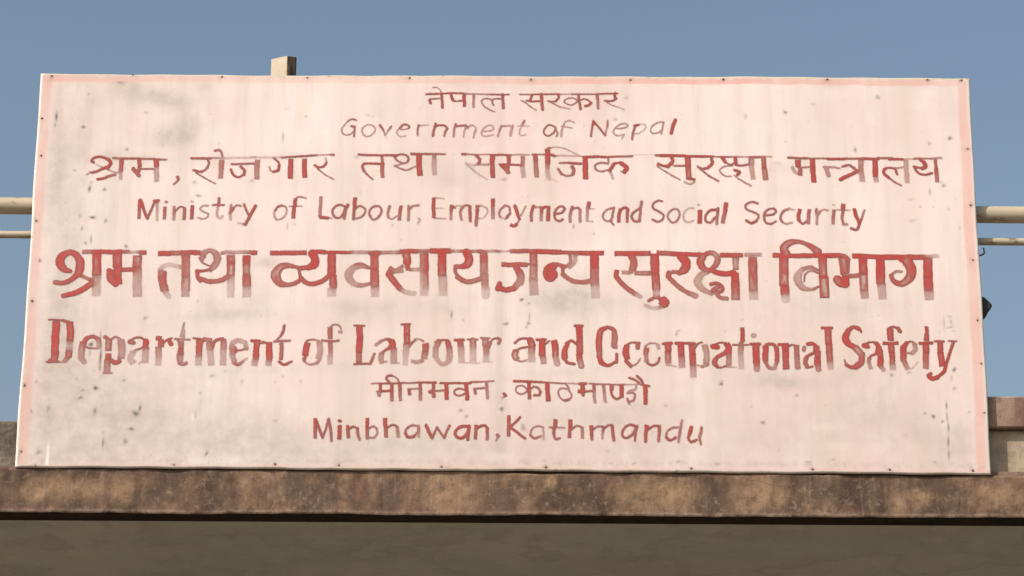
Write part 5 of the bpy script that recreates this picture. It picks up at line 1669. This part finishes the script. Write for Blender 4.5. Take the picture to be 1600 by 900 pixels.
# brush lettering: each row is a skin of paint over the sheet, thin where it has weathered
def catmull(p, step=.5):
    p = np.array(p, float)
    if len(p) == 2: q = p
    else: q = np.vstack([2*p[0]-p[1], p, 2*p[-1]-p[-2]])
    out = []
    if len(p) == 2:
        k = max(2, int(np.hypot(*(p[1]-p[0])[:2])/step)); t = np.linspace(0, 1, k)[:, None]; return p[0]*(1-t)+p[1]*t
    for i in range(1, len(q)-2):
        a, c, d, e = q[i-1:i+3]; k = max(2, int(np.hypot(*(d-c)[:2])/step)); t = np.linspace(0, 1, k, endpoint=i == len(q)-3)[:, None]
        out.append(.5*(2*c+(d-a)*t+(2*a-5*c+4*d-e)*t*t+(-a+3*c-3*d+e)*t**3))
    return np.vstack(out)
CELL = 1.25; SOFT = 3.4
READ = {1: ['small Nepali word for Nepal', 'small Nepali word for government'], 2: ['faded slanted word Government', 'faded word of', 'slanted word Nepal'],
        3: ['Nepali word for labour, first on the second Nepali row', 'Nepali word for employment', 'Nepali word for and, with a ghosted last stroke',
            'Nepali word for social', 'Nepali word for security', 'Nepali word for ministry'],
        4: ['word Ministry', 'narrow word of beside Labour', 'word Labour', 'word Employment', 'small word and', 'word Social', 'word Security'],
        5: ['broad Nepali word for labour', 'broad Nepali word for and', 'longest broad Nepali word', 'broad Nepali word for safety', 'broad Nepali word for department'],
        6: ['serif word Department', 'serif word of', 'serif word Labour', 'serif word and', 'serif word Occupational', 'serif word Safety'],
        7: ['small Nepali place name', 'small Nepali city name'], 8: ['word Minbhawan', 'word Kathmandu']}
rows = {}
for row, txt in LETTERING.items():
    for ln in txt.strip().splitlines():
        k, rest = ln.split(' ', 1); rows.setdefault((row, int(k)), []).append(rest)
for (row, word), lns in rows.items():
    strokes = []
    for ln in lns:
        a, c = ln.split('|'); f0, f1, w = map(float, a.split())
        pts = [tuple(map(float, q.split(','))) for q in c.split()]
        pts = [p if len(p) == 3 else (*p, w) for p in pts]; strokes.append((f0/100, f1/100, pts))
    allp = np.array([p for s in strokes for p in s[2]])
    x0, z0 = allp[:, 0].min()-14, allp[:, 1].min()-14
    nx = int((allp[:, 0].max()+14-x0)/CELL)+1; nz = int((allp[:, 1].max()+14-z0)/CELL)+1
    GX, GZ = np.meshgrid(x0+np.arange(nx)*CELL, z0+np.arange(nz)*CELL)
    GXw = GX+lump(GX, GZ, 40+row+9*word, (.35, .3), (30, 9)); GZw = GZ+lump(GX, GZ, 160+row+9*word, (.35, .3), (30, 9))
    cover = np.zeros_like(GX); paint = np.zeros_like(GX); depth = np.full_like(GX, -9.)
    for f0, f1, pts in strokes:
        c = catmull(pts); wmax = c[:, 2].max()/2+3
        i0 = max(0, int((c[:, 0].min()-wmax-x0)/CELL)); i1 = min(nx, int((c[:, 0].max()+wmax-x0)/CELL)+2)
        j0 = max(0, int((c[:, 1].min()-wmax-z0)/CELL)); j1 = min(nz, int((c[:, 1].max()+wmax-z0)/CELL)+2)
        gx, gz = GXw[j0:j1, i0:i1], GZw[j0:j1, i0:i1]
        best = np.full(gx.shape, 1e9); tb = np.zeros(gx.shape)
        for k in range(len(c)):
            d = np.hypot(gx-c[k, 0], gz-c[k, 1])-c[k, 2]/2; mk = d < best
            best[mk] = d[mk]; tb[mk] = k/max(1, len(c)-1)
        ext = np.abs(c[-1, :2]-c[0, :2])
        if len(pts) <= 3 and c[:, 2].max() > 8.2 and ext.min() < .2*ext.max() and ext.max() > .9*c[:, 2].max():      # flat brush: square ends on broad strokes
            for e, o in ((0, 1), (-1, -2)):
                dr = c[e, :2]-c[o, :2]; dr /= max(1e-6, np.hypot(*dr))
                along = (gx-c[e, 0])*dr[0]+(gz-c[e, 1])*dr[1]-.8
                near = np.hypot(gx-c[e, 0], gz-c[e, 1]) < c[e, 2]/2+3
                best = np.where(near, np.maximum(best, along), best)
        cv = np.clip(.5-best/SOFT, 0, 1); fv = f0+(f1-f0)*tb
        old = cover[j0:j1, i0:i1]; oldp = paint[j0:j1, i0:i1]
        cover[j0:j1, i0:i1] = np.maximum(old, cv); paint[j0:j1, i0:i1] = np.maximum(oldp, cv*fv)
        depth[j0:j1, i0:i1] = np.maximum(depth[j0:j1, i0:i1], -best)
    def blur(a, k):
        for ax in (0, 1):
            p = np.pad(a, [(k, k) if i == ax else (0, 0) for i in (0, 1)], 'edge'); cs = np.cumsum(p, ax)
            cs = np.concatenate([np.zeros_like(np.take(cs, [0], ax)), cs], ax)
            a = (np.take(cs, np.arange(2*k+1, cs.shape[ax]), ax)-np.take(cs, np.arange(0, cs.shape[ax]-2*k-1), ax))/(2*k+1)
        return a
    kk = 6 if row == 6 else 5 if row == 5 else 2
    fcol = blur(blur(paint, kk), kk)/np.maximum(blur(blur(cover, kk), kk), 1e-4)
    used = cover > .04
    cell = used[:-1, :-1] | used[1:, :-1] | used[:-1, 1:] | used[1:, 1:]
    jj, ii = np.where(cell); quads = np.stack([jj*nx+ii, jj*nx+ii+1, (jj+1)*nx+ii+1, (jj+1)*nx+ii], 1)
    idx, inv = np.unique(quads, return_inverse=True)
    xs, zs = GX.ravel()[idx]/1000, GZ.ravel()[idx]/1000
    V = np.stack([xs, wav(xs, zs)-.0006-.00002*row, zs], 1)
    o = obj('painted_word', V, inv.reshape(-1, 4), m_letter, sign, True,
            {'cover': cover.ravel()[idx], 'paint': np.clip(fcol, 0, 1).ravel()[idx], 'depth': np.clip(depth.ravel()[idx]/1000, 0, .02)})
    o['label'] = 'red '+READ[row][word]

# fittings at the right edge: a bent tie wire and a dark clamp behind the board
def wire(pts, r0):
    c = catmull([(*p, 0) if len(p) == 2 else p for p in pts], .0012); v, f = [], []; sg = 8
    for k in range(len(c)):
        t = c[min(k+1, len(c)-1)]-c[max(k-1, 0)]; t /= np.linalg.norm(t)+1e-9; nrm = np.array([-t[1], t[0]])[:2]
        for i in range(sg):
            q = 2*math.pi*i/sg; v.append((c[k, 0]+r0*math.cos(q)*nrm[0], .016+r0*math.sin(q), c[k, 1]+r0*math.cos(q)*nrm[1]))
    for k in range(len(c)-1): f += [(k*sg+i, k*sg+(i+1) % sg, (k+1)*sg+(i+1) % sg, (k+1)*sg+i) for i in range(sg)]
    return v, f
hk = [np.array(p)-np.array([0, SIGN_Z]) for p in HOOK]
obj('tie_wire', *wire([hk[0], hk[0]*.5+hk[1]*.5+np.array([.001, 0]), hk[1], hk[2], hk[2]+np.array([-.02, .002])], .0021), m_black, sign, True)
lp = np.array(LUMP)-np.array([0, SIGN_Z])
lp = np.vstack([lp[0]+[-.05, .004], lp, lp[-1]+[-.05, .004]]); c = catmull([(*p, 0) for p in lp], .003)[:, :2]; cen = c.mean(0); v, f = [], []
for q, y in ((.86, .0175), (1.0, .021), (1.0, .034), (.86, .038)): v += [(*(cen+(p-cen)*q), y) for p in c]
v = [(p[0], p[2], p[1]) for p in v]; k = len(c)
for j in range(3): f += [(j*k+i, j*k+(i+1) % k, (j+1)*k+(i+1) % k, (j+1)*k+i) for i in range(k)]
f += [tuple(range(k))[::-1], tuple(range(3*k, 4*k))]
obj('clamp', v, f, m_black, sign)
